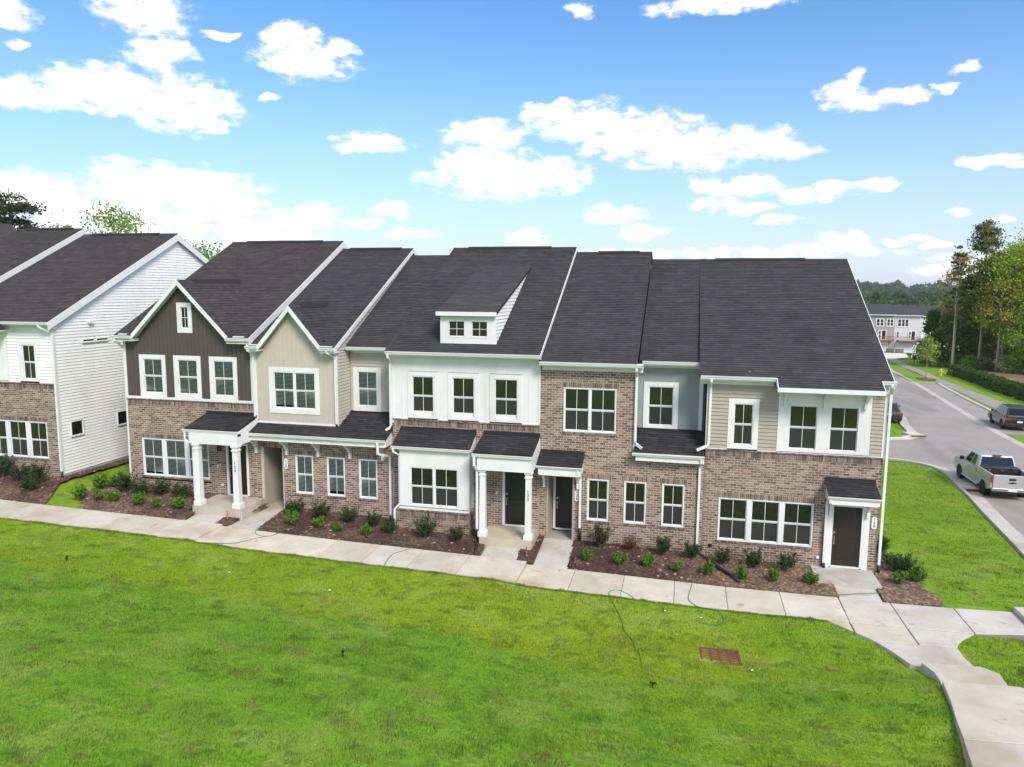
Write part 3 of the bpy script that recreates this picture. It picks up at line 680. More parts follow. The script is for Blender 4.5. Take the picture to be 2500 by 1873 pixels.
def plate(house, s, tf, u, z0, z1, w=.17):
    p = MB(); r = w/2; P = []
    for k in range(9): t = math.pi*k/8; P.append((u+r*math.cos(t), z1-r+r*math.sin(t)))
    for k in range(9): t = math.pi+math.pi*k/8; P.append((u+r*math.cos(t), z0+r+r*math.sin(t)))
    k = len(P); a = [tf(x, .014, z) for x, z in P]; b = [tf(x, .03, z) for x, z in P]
    p.v = a+b; p.f = [tuple(range(k, 2*k))]+[(i, (i+1) % k, k+(i+1) % k, k+i) for i in range(k)]; p.c = [None]*len(p.f)
    o = p.build('address_plate', WHITE, house); n = len(s); st = (z1-z0-.1)/n
    for i, ch in enumerate(s): text(o, ch, tf, u, z1-.05-(i+1)*st+.02, st*1.15, DARKNUM, .032)
def bracket(house, x, y, zt, zb, out, w=.1):
    b = MB(); h = zt-zb
    pf = [(y, zt), (y-out, zt), (y-out, zt-.07), (y-out*.8, zt-.13), (y-out*.5, zt-h*.38), (y-out*.28, zt-h*.6), (y-.11, zt-h*.66), (y-.11, zb), (y, zb)]
    b.prism(pf, x-w/2, x+w/2, 0); return b.build('bracket', WHITE, house)
def column(house, x, y, z0, z1, w=.27, num=None):
    c = MB(); t = w/2; tt = t*.88
    def fr(a, b, za, zb): c.hexa([(x-a,y-a,za),(x+a,y-a,za),(x+a,y+a,za),(x-a,y+a,za),(x-b,y-b,zb),(x+b,y-b,zb),(x+b,y+b,zb),(x-b,y+b,zb)])
    fr(t+.045, t+.045, z0, z0+.16); fr(t+.045, t+.01, z0+.16, z0+.2); fr(t, tt, z0+.2, z1-.22); fr(tt+.03, tt+.03, z1-.22, z1-.17); fr(tt+.005, tt+.005, z1-.17, z1-.1); fr(tt+.01, tt+.045, z1-.1, z1-.06); fr(tt+.045, tt+.045, z1-.06, z1)
    o = c.build('column', WHITE, house)
    if num:
        for i, ch in enumerate(num): text(o, ch, FR(y-t), x, z0+1.72-i*.14, .15, DARKNUM, .004)
    return o
def corner_board(house, x0, x1, y0, y1, z0, z1):
    c = MB(); c.box((x0, y0, z0), (x1, y1, z1)); return c.build('corner_board', WHITE, house)
def trim(house, a, b, name='trim_board', mt=None):
    c = MB(); c.box(a, b); return c.build(name, mt or WHITE, house)
def shut(h, x, z, kind='box'):
    pass
def gable(house, xl, xr, zf, zp, xp, xw0, xw1, yf=-.35, yb=4.2, pal=SH_COOL, soff=WHITE):
    """front gable: roof planes from feet (xl,zf),(xr,zf) to the peak (xp,zp)"""
    r = MB(); r.cur = (.02, .02, .02); t = .06
    r.prism([(xl, zf-t), (xp, zp-t), (xr, zf-t), (xr, zf-.01), (xp, zp-.01), (xl, zf-.01)], yf, yb, 1)
    ro = r.build('gable_roof', SHINGLE, house); m_ = MB(); w = yb-yf
    Ll = math.hypot(xp-xl, zp-zf); Lr = math.hypot(xr-xp, zp-zf)
    shingles(m_, (xl, yf, zf), (0, 1, 0), (xp-xl, 0, zp-zf), w, Ll, pal); shingles(m_, (xr, yf, zf), (0, 1, 0), (xp-xr, 0, zp-zf), w, Lr, pal)
    m_.build('shingle_courses', SHINGLE, ro, kind='stuff')
    v = MB(); v.prism([(xp-.14, zp-.12), (xp, zp+.06), (xp+.14, zp-.12)], yf+.9, yb-.3, 1); v.build('ridge_vent', MEMBRANE, ro)
    h = .15; fb = MB(); kl = h*Ll/(xp-xl); kr = h*Lr/(xr-xp)
    fb.prism([(xl, zf-.005), (xp, zp-.005), (xr, zf-.005), (xr, zf-.005-kr), (xp, zp-.005-kl), (xl, zf-.005-kl)], yf-.03, yf, 1)
    fb.build('rake_board', WHITE, house)
    so = MB(); so.prism([(xl, zf-t-.05), (xp, zp-t-.05), (xr, zf-t-.05), (xr, zf-t-.01), (xp, zp-t-.01), (xl, zf-t-.01)], yf, .0, 1); so.build('soffit', soff, house)
    return ro

# ---------------------------------------------------------------- the row of townhouses
GRP = 'townhouses of the row'
def house_140():
    H = empty('townhouse', (3.66, 0, 0), 'end townhouse with tan lap siding, white upper bay and number 140', 'townhouse')
    f = FR(0)
    body(H, .84, 6.49, .11, 16.4, -.4, 6.3, SID_TAN)
    brick_wall(H, f, .82, 6.51, -.25, 3.96, [(1.34,4.46,.70,2.23,1,1), (4.93,6.23,-.3,2.46,0,0)], band=3.96)
    window(H, f, 1.34, 4.46, .70, 2.23, units=3, post=.155)
    siding(H, f, .84, 3.14, 3.99, 6.34, [(1.53,2.54,3.99,5.76)], SID_TAN)
    siding(H, f, 6.08, 6.44, 3.99, 6.34, [], SID_TAN)
    window(H, f, 1.69, 2.38, 4.10, 5.60, casing=.155)
    # white bay
    b = MB(); [tfbox(b, f, *q) for q in ((3.15,6.07,-.05,.03,5.62,6.3), (3.15,3.49,-.05,.03,3.98,5.62), (4.43,4.78,-.05,.03,3.98,5.62), (5.71,6.07,-.05,.03,3.98,5.62), (3.49,4.43,-.05,.03,3.98,4.06), (4.78,5.71,-.05,.03,3.98,4.06))]
    b.build('bay_panel', WHITE, H)
    window(H, f, 3.49, 4.43, 4.06, 5.62, n0=.01); window(H, f, 4.78, 5.71, 4.06, 5.62, n0=.01)
    trim(H, (.84, -.03, 3.955), (6.5, .02, 4.0)); corner_board(H, 6.44, 6.54, -.03, .1, 4.0, 6.4); corner_board(H, .8, .87, -.025, .1, 4.0, 6.4)
    main_roof(H, .52, 6.58, 6.56, 10.76, vent=(1.15, 4.9), attic=SID_TAN, ax=(.3, .08))
    # roof runs on over the bay
    sl = 4.2/8.5; x0, x1 = 3.02, 6.2
    d = MB(); d.cur = (.02, .02, .02); d.prism([(-.95, 6.56-.55*sl-.05), (-.3, 6.56+.1*sl-.05), (-.3, 6.56+.1*sl-.003), (-.95, 6.56-.55*sl-.003)], x0, x1, 0); rr = d.build('bay_roof', SHINGLE, H)
    m_ = MB(); shingles(m_, (x0, -.95, 6.56-.55*sl+.002), (1, 0, 0), (0, 8.5, 4.2), x1-x0, .66, SH_COOL); m_.build('shingle_courses', SHINGLE, rr, kind='stuff')
    zt = 6.56-.55*sl
    trim(H, (3.02, -.985, zt-.14), (6.2, -.955, zt+.005), 'fascia'); trim(H, (3.04, -.953, zt-.16), (6.18, .0, zt-.13), 'soffit')
    rk = MB(); rk.prism([(-.98, zt-.15), (-.45, 6.40), (-.45, 6.55), (-.98, zt+.0)], 2.99, 3.018, 0); rk.build('rake_board', WHITE, H)
    rk = MB(); rk.prism([(-.98, zt-.15), (-.45, 6.40), (-.45, 6.55), (-.98, zt+.0)], 6.202, 6.23, 0); rk.build('rake_board', WHITE, H)
    for x in (3.36, 4.6, 5.86): bracket(H, x, -.03, zt-.16, 5.55, .5, .09)
    eave(H, .56, 2.985, -.5, 6.55, fh=.16); eave(H, 6.24, 6.66, -.5, 6.55, fh=0)
    rake(H, 6.585, 6.56, 10.76, -.4, 8.1, h=.2)
    # entrance
    b = MB(); [tfbox(b, f, *q) for q in ((4.92,5.04,-.05,.035,-.02,2.46), (6.06,6.24,-.05,.035,-.02,2.46), (5.04,6.06,-.05,.035,2.27,2.46))]; b.build('door_surround', WHITE, H)
    door(H, f, 5.1, 6.0, .12, 2.21, DOOR_BROWN)
    shed_roof(H, 4.76, 6.34, 0, 3.1, -.85, 2.77); gutter(H, 4.74, 6.36, -.9, 2.76, d=.07, h=.09)
    b = MB(); b.prism([(-.82, 2.5), (0, 2.5), (0, 3.03), (-.82, 2.71)], 4.8, 4.86, 0); b.prism([(-.82, 2.5), (0, 2.5), (0, 3.03), (-.82, 2.71)], 6.26, 6.32, 0); b.box((4.86, -.82, 2.48), (6.26, -.78, 2.71)); b.box((4.86, -.78, 2.48), (6.26, -.0, 2.5)); b.build('canopy_frame', WHITE, H)
    bracket(H, 4.98, -.036, 2.48, 1.9, .5, .09); bracket(H, 6.16, -.036, 2.48, 1.9, .5, .09)
    plate(H, '140', f, 6.38, 1.5, 1.94, .17)
    st = MB(); st.cur = (.47, .46, .44); st.box((4.46, -1.4, -.3), (6.4, -.02, .06)); st.build('stoop', CONC, H)
    pipe(H, [(.92, -.44, 6.46), (.92, -.44, 6.36), (.92, -.07, 6.12), (.92, -.07, 4.16), (.86, -.1, 4.06), (.52, -.3, 3.93)])
    pipe(H, [(4.82, -.82, 2.68), (4.82, -.82, 2.55), (4.86, -.085, 2.38), (4.86, -.085, .2)], [(4.86, -.085, .22), (4.86, -.12, .05)])
    pipe(H, [(6.52, -.45, 6.45), (6.52, -.45, 6.38), (6.6, -.06, 6.1), (6.6, -.06, .25)], [(6.6, -.06, .3), (6.6, -.06, -.1)])
    v = MB(); v.lathe([(.06, 0), (.06, .01), (.045, .02), (.045, .05)], (2.15, -.2, 6.56+.2*sl+.02), 10); v.build('roof_clip', METAL, H)
    b = MB(); tfbox(b, f, 1.06, 1.17, 0, .05, .43, .53); b.build('outlet_box', BLACKP, H)
    b = MB(); tfbox(b, f, 4.62, 4.72, 0, .05, .33, .41); b.build('outlet_box', WHITE, H)
def house_136():
    H = empty('townhouse', (-2.13, 0, 0), 'townhouse with two full brick storeys, recessed grey bay and number 136', 'townhouse')
    f = FR(0); st = Bricks()
    body(H, -5.05, .78, 1.13, 16.4, -.4, 6.5, SID_GREY)
    b = MB(); b.box((-5.05, .11, -.4), (-4.8, 1.05, 6.5)); b.box((-3.74, .11, -.4), (-1.67, 1.05, 6.5)); b.box((-1.67, .11, -.4), (.8, 1.05, 3.55)); b.box((-4.8, .11, 2.62), (-3.74, 1.05, 6.5)); b.build('front_body', SID_GREY, H)
    w = brick_wall(H, f, -5.06, .8, -.15, 3.52, [(-4.78,-3.77,-.2,2.6,1,0), (-3.28,-2.51,1.04,2.59,1,1), (-1.95,-1.17,1.04,2.59,1,1), (-.61,.16,1.04,2.59,1,1)], store=st)
    w2 = brick_wall(H, f, -5.06, -1.65, 3.52, 6.56, [(-4.2,-2.31,4.3,5.91,1,1)], store=st)
    finish_bricks(w, st)
    for a, b_ in ((-3.28,-2.51), (-1.95,-1.17), (-.61,.16)): window(H, f, a, b_, 1.04, 2.59)
    window(H, f, -4.2, -2.31, 4.3, 5.91, units=2, post=.07)
    # entrance niche
    b = MB(); b.box((-4.79, -.02, .1), (-4.72, 1.0, 2.6)); b.box((-3.82, -.02, .1), (-3.76, 1.0, 2.6)); b.build('niche_lining', SID_TAN, H)
    b = MB(); b.cur = (.36, .35, .33); b.box((-4.8, -.0, -.2), (-3.75, 1.04, .24)); b.build('entry_floor', CONC, H)
    door(H, FR(.9), -4.6, -3.84, .36, 2.5, DOOR_BLACK, casing=.09)
    shed_roof(H, -5.03, -3.4, 0, 3.5, -.72, 3.16); gutter(H, -5.05, -3.38, -.78, 3.15, d=.075, h=.09)
    b = MB(); [b.prism([(-.7, 2.82), (0, 2.82), (0, 3.42), (-.7, 3.1)], x, x+.05, 0) for x in (-4.98, -3.5)]; b.box((-4.93, -.7, 2.8), (-3.5, -.66, 3.1)); b.box((-4.93, -.66, 2.8), (-3.5, 0, 2.82)); b.build('canopy_frame', WHITE, H)
    bracket(H, -4.87, -.01, 2.8, 2.2, .45, .08); bracket(H, -3.62, -.01, 2.8, 2.2, .45, .08)
    plate(H, '136', f, -3.66, 1.72, 2.16, .16)
    # recessed bay with grey boards above a shed roof
    g = FR(1.0)
    boards(H, g, -1.64, .72, 4.2, lambda u: 6.78, [(-1.42,-.15,4.3,6.12)], SID_GREY, sp=.2)
    window(H, g, -1.26, -.31, 4.46, 5.96, casing=.15)
    shed_roof(H, -1.64, .79, 1.0, 4.34, -.3, 3.72, flash=False); fl = MB(); fl.box((-1.64, .93, 4.31), (.72, .99, 4.4)); fl.build('flashing', MEMBRANE, H)
    gutter(H, -1.68, .79, -.4, 3.72, d=.1, h=.1); trim(H, (-1.56, -.3, 3.44), (.79, -.26, 3.62), 'fascia'); trim(H, (-1.56, -.26, 3.44), (.79, .0, 3.47), 'soffit')
    corner_board(H, .56, .64, .955, 1.0, 4.3, 6.75); sdw = siding(H, SX(-1.66), .0, 1.0, 3.72, 6.6, [], SID_GREY)
    corner_board(H, -1.67, -1.6, -.02, .1, 3.75, 6.6)
    main_roof(H, -5.05, -1.58, 6.87, 11.1, vent=(-4.0, -2.15), attic=SID_GREY, ax=(.05, .08)); main_roof(H, -1.58, .8, 6.9, 10.76, ye=.6, vent=None, attic=SID_GREY, ax=(.0, .02), back=False)
    eave(H, -5.02, -1.38, -.5, 6.86, fh=.17); eave(H, -1.46, .62, .5, 6.89, wall=1.0, fh=.1)
    pipe(H, [(-3.55, -.7, 3.05), (-3.55, -.7, 2.9), (-3.52, -.1, 2.65), (-3.52, -.1, .72)], [(-3.52, -.1, .76), (-3.52, -.1, .2), (-3.5, -.35, .1), (-3.55, -2.2, .07)])
    pipe(H, [(-1.6, -.42, 6.76), (-1.6, -.42, 6.64), (-1.6, -.07, 6.4), (-1.6, -.07, 4.08), (-1.55, -.1, 3.98), (-1.36, -.2, 3.86)])
    pipe(H, [(.62, .56, 6.8), (.62, .56, 6.7), (.66, .93, 6.5), (.66, .93, 4.4)], w=.03)
    pipe(H, [(.7, -.33, 3.62), (.7, -.33, 3.5), (.66, -.06, 3.3), (.66, -.06, .42)], [(.66, -.06, .45), (.68, -.1, .2), (1.0, -.5, .12), (1.75, -1.55, .02), (1.98, -1.95, .0)])
def house_132():
    H = empty('townhouse', (-7.95, 0, 0), 'townhouse with white board upper storey, roof dormer, bay window and columned porch', 'townhouse')
    f = FR(0)
    body(H, -10.8, -5.09, .11, 16.4, -.3, 6.8, SID_WHITE)
    st = Bricks()
    w = brick_wall(H, f, -10.82, -5.07, -.05, 4.48, [(-10.1,-7.7,1.2,3.5,0,0), (-6.49,-5.45,.5,2.75,0,0)], band=4.48, store=st)
    boards(H, f, -10.82, -5.09, 4.5, lambda u: 6.95, [(-10.19,-8.99,4.5,6.32), (-8.59,-7.39,4.5,6.32), (-6.96,-5.74,4.5,6.32)], WHITE, sp=.41, bt=.045, bp=.012)
    for a, b_ in ((-10.04,-9.14), (-8.44,-7.54), (-6.81,-5.89)): window(H, f, a, b_, 4.6, 6.15, casing=.15)
    trim(H, (-10.82, -.03, 4.475), (-5.09, .02, 4.52)); corner_board(H, -5.13, -5.06, -.025, .1, 4.5, 6.95); corner_board(H, -10.86, -10.78, -.02, 1.1, 4.3, 6.95)
    main_roof(H, -10.95, -5.02, 7.09, 11.33, vent=(-10.2, -6.2), attic=SID_WHITE, ax=(.1, .05)); rake(H, -5.02, 7.09, 11.33, -.4, 8.1, h=.13)
    eave(H, -10.9, -4.98, -.5, 7.08, fh=.12)
    # dormer
    d = FR(.2); b = MB(); b.prism([(.3, 7.35), (6.2, 10.35), (.3, 8.52)], -8.92, -6.81, 0); b.box((-8.93, .2, 7.38), (-8.9, .32, 8.48)); b.box((-6.83, .2, 7.38), (-6.8, .32, 8.48))
    dm = b.build('dormer_wall', SID_WHITE, H)
    b = MB(); [tfbox(b, d, *q) for q in ((-8.94,-8.63,0,.03,7.36,8.5), (-7.98,-7.74,0,.03,7.36,8.5), (-7.1,-6.79,0,.03,7.36,8.5), (-8.63,-7.98,0,.03,8.24,8.5), (-7.74,-7.1,0,.03,8.24,8.5), (-8.63,-7.98,0,.03,7.36,7.61), (-7.74,-7.1,0,.03,7.36,7.61))]; b.build('dormer_panel', WHITE, H)
    for a, b_ in ((-8.63,-7.98), (-7.74,-7.1)): window(H, d, a, b_, 7.61, 8.24, split=False, hm=1, frame=.025, sash=.02, n0=.02)
    sl = (10.42-8.56)/(6.25-.05); r = MB(); r.cur = (.02,.02,.02); L = math.hypot(6.2, 1.86); r.prism([(.02, 8.47), (6.3, 10.36), (6.3, 10.42), (.02, 8.55)], -9.05, -6.72, 0); ro = r.build('dormer_roof', SHINGLE, H)
    m_ = MB(); shingles(m_, (-9.05, .02, 8.56), (1, 0, 0), (0, 6.2, 1.86), 2.33, L, SH_DORM); m_.build('shingle_courses', SHINGLE, ro, kind='stuff')
    trim(H, (-9.05, -.03, 8.42), (-6.72, .0, 8.57), 'fascia')
    sd = siding(H, SX(-6.8), .2, 6.2, 7.4, 10.3, [], SID_WHITE, clip=lambda z: (max(.2, .02+(z+.1-8.55)/.30), min(6.2, (z-7.09)/.4988-.4)), backing=False, name='dormer_side')
    # bay window
    g = FR(-.75)
    b = MB(); b.box((-10.23, -.64, 1.2), (-7.58, .0, 3.5)); b.build('bay_body', WHITE, H)
    b = MB(); [tfbox(b, g, *q) for q in ((-10.25,-7.56,-.02,.03,2.82,3.5), (-10.25,-9.86,-.02,.03,1.3,2.82), (-7.96,-7.56,-.02,.03,1.3,2.82), (-9.86,-7.96,-.02,.03,1.3,1.32), (-10.29,-7.52,-.05,.06,1.19,1.26))]
    b.box((-7.56, -.77, 1.25), (-7.53, -.72, 3.5)); b.build('bay_panel', WHITE, H)
    b = MB(); tfbox(b, g, -9.9, -9.88, .03, .034, 1.26, 2.8); tfbox(b, g, -7.93, -7.91, .03, .034, 1.26, 2.8); tfbox(b, g, -10.24, -7.57, .03, .034, 2.88, 2.9); b.build('panel_joint', GUTTER, H)
    window(H, g, -9.86, -7.96, 1.32, 2.82, units=2, post=.07)
    gb = FR(-.83)
    bb = MB(); bb.box((-10.36, -.7, -.05), (-7.5, -.02, 1.1)); bb.build('bay_base', MORTAR, H)
    brick_wall(H, gb, -10.38, -7.48, .0, 1.19, [], band=1.19, store=st, parent_wall=w); 
    b = MB(); b.box((-10.38, -.82, 0), (-7.48, -.7, 1.15)); b.build('bay_mortar', MORTAR, H)
    brick_wall(H, SX(-7.48), -.83, 0, .0, 1.19, [], store=st, parent_wall=w, front=False)
    shed_roof(H, -10.5, -7.48, 0, 4.08, -.9, 3.62); gutter(H, -10.52, -7.46, -.98, 3.61, d=.09)
    b = MB(); [b.prism([(-.88, 3.45), (0, 3.45), (0, 4.0), (-.88, 3.56)], x, x+.04, 0) for x in (-10.3, -7.55)]; b.box((-10.26, -.88, 3.46), (-7.55, -.78, 3.55)); b.build('canopy_frame', WHITE, H)
    # porch
    shed_roof(H, -7.2, -5.05, 0, 4.08, -1.45, 3.64); gutter(H, -7.22, -5.03, -1.53, 3.63, d=.09)
    b = MB(); b.box((-7.06, -1.42, 3.02), (-5.08, -1.18, 3.5)); b.box((-7.06, -1.18, 3.02), (-6.82, -.02, 3.4)); b.box((-5.3, -1.18, 3.02), (-5.08, -.02, 3.4))
    [b.prism([(-1.4, 3.4), (0, 3.4), (0, 4.0), (-1.4, 3.57)], x, x+.04, 0) for x in (-7.07, -5.09)]; b.build('porch_beam', WHITE, H)
    column(H, -6.88, -1.24, .56, 3.02, .22); column(H, -5.2, -1.24, .56, 3.02, .22, num='132')
    p = MB(); p.cur = (.46, .41, .32); p.box((-6.98, -1.4, -.1), (-5.07, -.02, .56)); p.build('porch_slab', CONC, H)
    door(H, f, -6.37, -5.49, .63, 2.67, DOOR_BLACK, casing=.09)
    finish_bricks(w, st)
    b = MB(); tfbox(b, f, -6.72, -6.67, 0, .03, 1.75, 1.87); b.build('doorbell', WHITE, H)
    pipe(H, [(-10.8, -.45, 6.98), (-10.8, -.45, 6.86), (-10.86, -.08, 6.62), (-10.86, -.08, 4.2), (-10.92, -.1, 4.1), (-11.05, -.18, 4.02)])
    pipe(H, [(-10.45, -.92, 3.5), (-10.45, -.92, 3.38), (-10.28, -.7, 3.2), (-10.28, -.7, 1.35), (-10.43, -.86, 1.15), (-10.43, -.88, .3)], w=.035)
    pipe(H, [(-7.14, -1.48, 3.52), (-7.14, -1.48, 3.2), (-7.08, -1.3, 2.95), (-7.08, -1.28, .75)], [(-7.08, -1.28, .8), (-7.1, -1.35, .4), (-7.02, -1.6, .26), (-6.9, -2.2, .2)])
SH_DORM = [srgb(*c) for c in ((74,73,76),(78,76,79),(72,70,74),(80,77,78))]
def house_128():
    H = empty('townhouse', (-13.8, 0, 0), 'townhouse with beige board gable, long bracketed shed roof and number 128', 'townhouse')
    f = FR(0); st = Bricks()
    body(H, -16.73, -10.85, 1.5, 16.4, -.2, 6.9, SID_PINK)
    b = MB(); b.box((-16.73, .11, -.2), (-16.5, 1.5, 6.9)); b.box((-15.5, .11, -.2), (-13.12, 1.5, 6.9)); b.box((-13.12, .11, -.2), (-10.85, 1.5, 3.9)); b.box((-16.5, .11, 3.05), (-15.5, 1.5, 6.9)); b.build('front_body', SID_PINK, H)
    w = brick_wall(H, f, -16.75, -10.83, .2, 3.72, [(-16.49,-15.54,.2,3.03,1,0), (-15.0,-14.24,1.21,2.78,1,1), (-13.63,-12.87,1.21,2.78,1,1), (-12.26,-11.5,1.21,2.78,1,1)])
    for a, b_ in ((-15.0,-14.24), (-13.63,-12.87), (-12.26,-11.5)): window(H, f, a, b_, 1.21, 2.78, blind=True)
    # open passage lined with lap siding
    siding(H, SX(-16.46), .0, 2.4, .5, 3.0, [], SID_TAN); b = MB(); b.box((-15.56, .02, .4), (-15.5, 1.5, 3.0)); b.build('passage_wall', SID_TAN, H)
    b = MB(); b.box((-16.52, -.03, .42), (-16.42, .05, 3.04)); b.box((-15.58, -.012, .42), (-15.53, .05, 3.04)); b.build('passage_trim', SID_BEIGE, H)
    b = MB(); b.cur = (.4, .36, .31); b.box((-16.5, .0, .1), (-15.5, 1.5, .49)); b.build('entry_floor', CONC, H)
    door(H, FR(1.45), -16.3, -15.6, .55, 2.7, DOOR_BLACK, casing=.05)
    plate(H, '128', f, -15.42, 2.18, 2.62, .15)
    # long shed roof with brackets
    sl = (4.46-3.75)/(1.1+.7)
    shed_roof(H, -16.72, -10.84, 1.1, 4.46, -.7, 3.75, flash=False); gutter(H, -16.76, -10.86, -.78, 3.745)
    trim(H, (-16.66, -.64, 3.43), (-10.92, -.6, 3.66), 'fascia'); trim(H, (-16.66, -.6, 3.44), (-10.92, 0, 3.47), 'soffit')
    b = MB(); b.prism([(-.62, 3.44), (0, 3.44), (0, 3.98), (-.62, 3.73)], -10.92, -10.87, 0); b.build('shed_end', WHITE, H)
    for x in (-16.7, -15.34, -13.96, -12.6, -11.23): bracket(H, x, -.008, 3.44, 2.78, .56, .1)
    # beige gable
    ZT = lambda u: min(8.5-abs(u+14.9)*1.165, 8.5) if -16.35 < u < -13.5 else 7.0
    boards(H, f, -16.7, -13.12, 4.0, lambda u: max(6.95, 8.62-abs(u+14.92)*1.165), [(-16.05,-13.85,4.44,6.29)], SID_BEIGE, sp=.19, peak=-14.92)
    window(H, f, -15.88, -14.03, 4.62, 6.12, units=2, post=.07, casing=.17, blind=True)
    trim(H, (-16.6, -.035, 3.98), (-13.1, .02, 4.1)); corner_board(H, -13.2, -13.09, -.035, .08, 4.0, 6.95); corner_board(H, -16.75, -16.6, -.035, .08, 4.0, 6.95)
    gable(H, -16.36, -13.55, 7.12, 8.74, -14.92, -16.7, -13.12, yb=3.2)
    main_roof(H, -16.7, -13.02, 7.14, 11.32, gap=(-16.3, -13.6, .1), vent=(-16.3, -13.6), attic=SID_PINK, ax=(.02, .08)); rake(H, -13.02, 7.14, 11.32, -.4, 8.1, h=.17)
    for a, b_ in ((-16.78, -16.28), (-13.62, -13.0)): eave(H, a, b_, -.5, 7.13, fh=0); trim(H, (a, -.4, 6.93), (b_, .0, 6.965), 'eave_return'); trim(H, (a, -.39, 7.13), (b_-.1 if a > -14 else b_, -.33, 7.2), 'kick_board')
    # side of the gable and the strip of siding between the two roofs
    main_roof(H, -13.06, -10.9, 7.12, 10.98, ye=.65, attic=SID_PINK, ax=(.02, .02), back=False)
    s1, s2 = (11.32-7.14)/8.5, (10.98-7.12)/7.45
    siding(H, SX(-13.1), .0, 1.1, 4.1, 7.0, [], SID_PINK)
    siding(H, SX(-13.09), -.2, 8.1, 7.0, 11.1, [], SID_PINK, clip=lambda z: (max(-.2, (z+.17-7.14)/s1-.4), min(8.1, max(.65, (z-7.12)/s2+.65))), backing=False, name='gable_siding')
    g = FR(1.1); siding(H, g, -13.06, -10.87, 4.4, 7.0, [(-12.95,-11.75,4.5,6.28)], SID_PINK)
    window(H, g, -12.79, -11.91, 4.66, 6.12, casing=.16, blind=True)
    fl = MB(); fl.box((-13.08, 1.02, 4.4), (-10.87, 1.09, 4.5)); fl.build('flashing', MEMBRANE, H)
    eave(H, -13.02, -11.2, .55, 7.12, wall=1.1, fh=.1)
    pipe(H, [(-16.66, -.44, 7.02), (-16.66, -.44, 6.95), (-16.67, -.08, 6.75), (-16.67, -.08, 4.2), (-16.72, -.12, 4.08), (-16.86, -.25, 4.0)])
    pipe(H, [(-13.3, -.44, 7.02), (-13.3, -.44, 6.95), (-13.14, -.07, 6.72), (-13.14, -.07, 4.15)], w=.035)
    pipe(H, [(-11.15, -.72, 3.64), (-11.15, -.72, 3.2), (-10.98, -.3, 3.05), (-10.93, -.06, 3.0), (-10.93, -.06, .62)], [(-10.93, -.06, .66), (-10.93, -.06, .42), (-11.0, -.6, .36), (-11.1, -1.9, .33)])
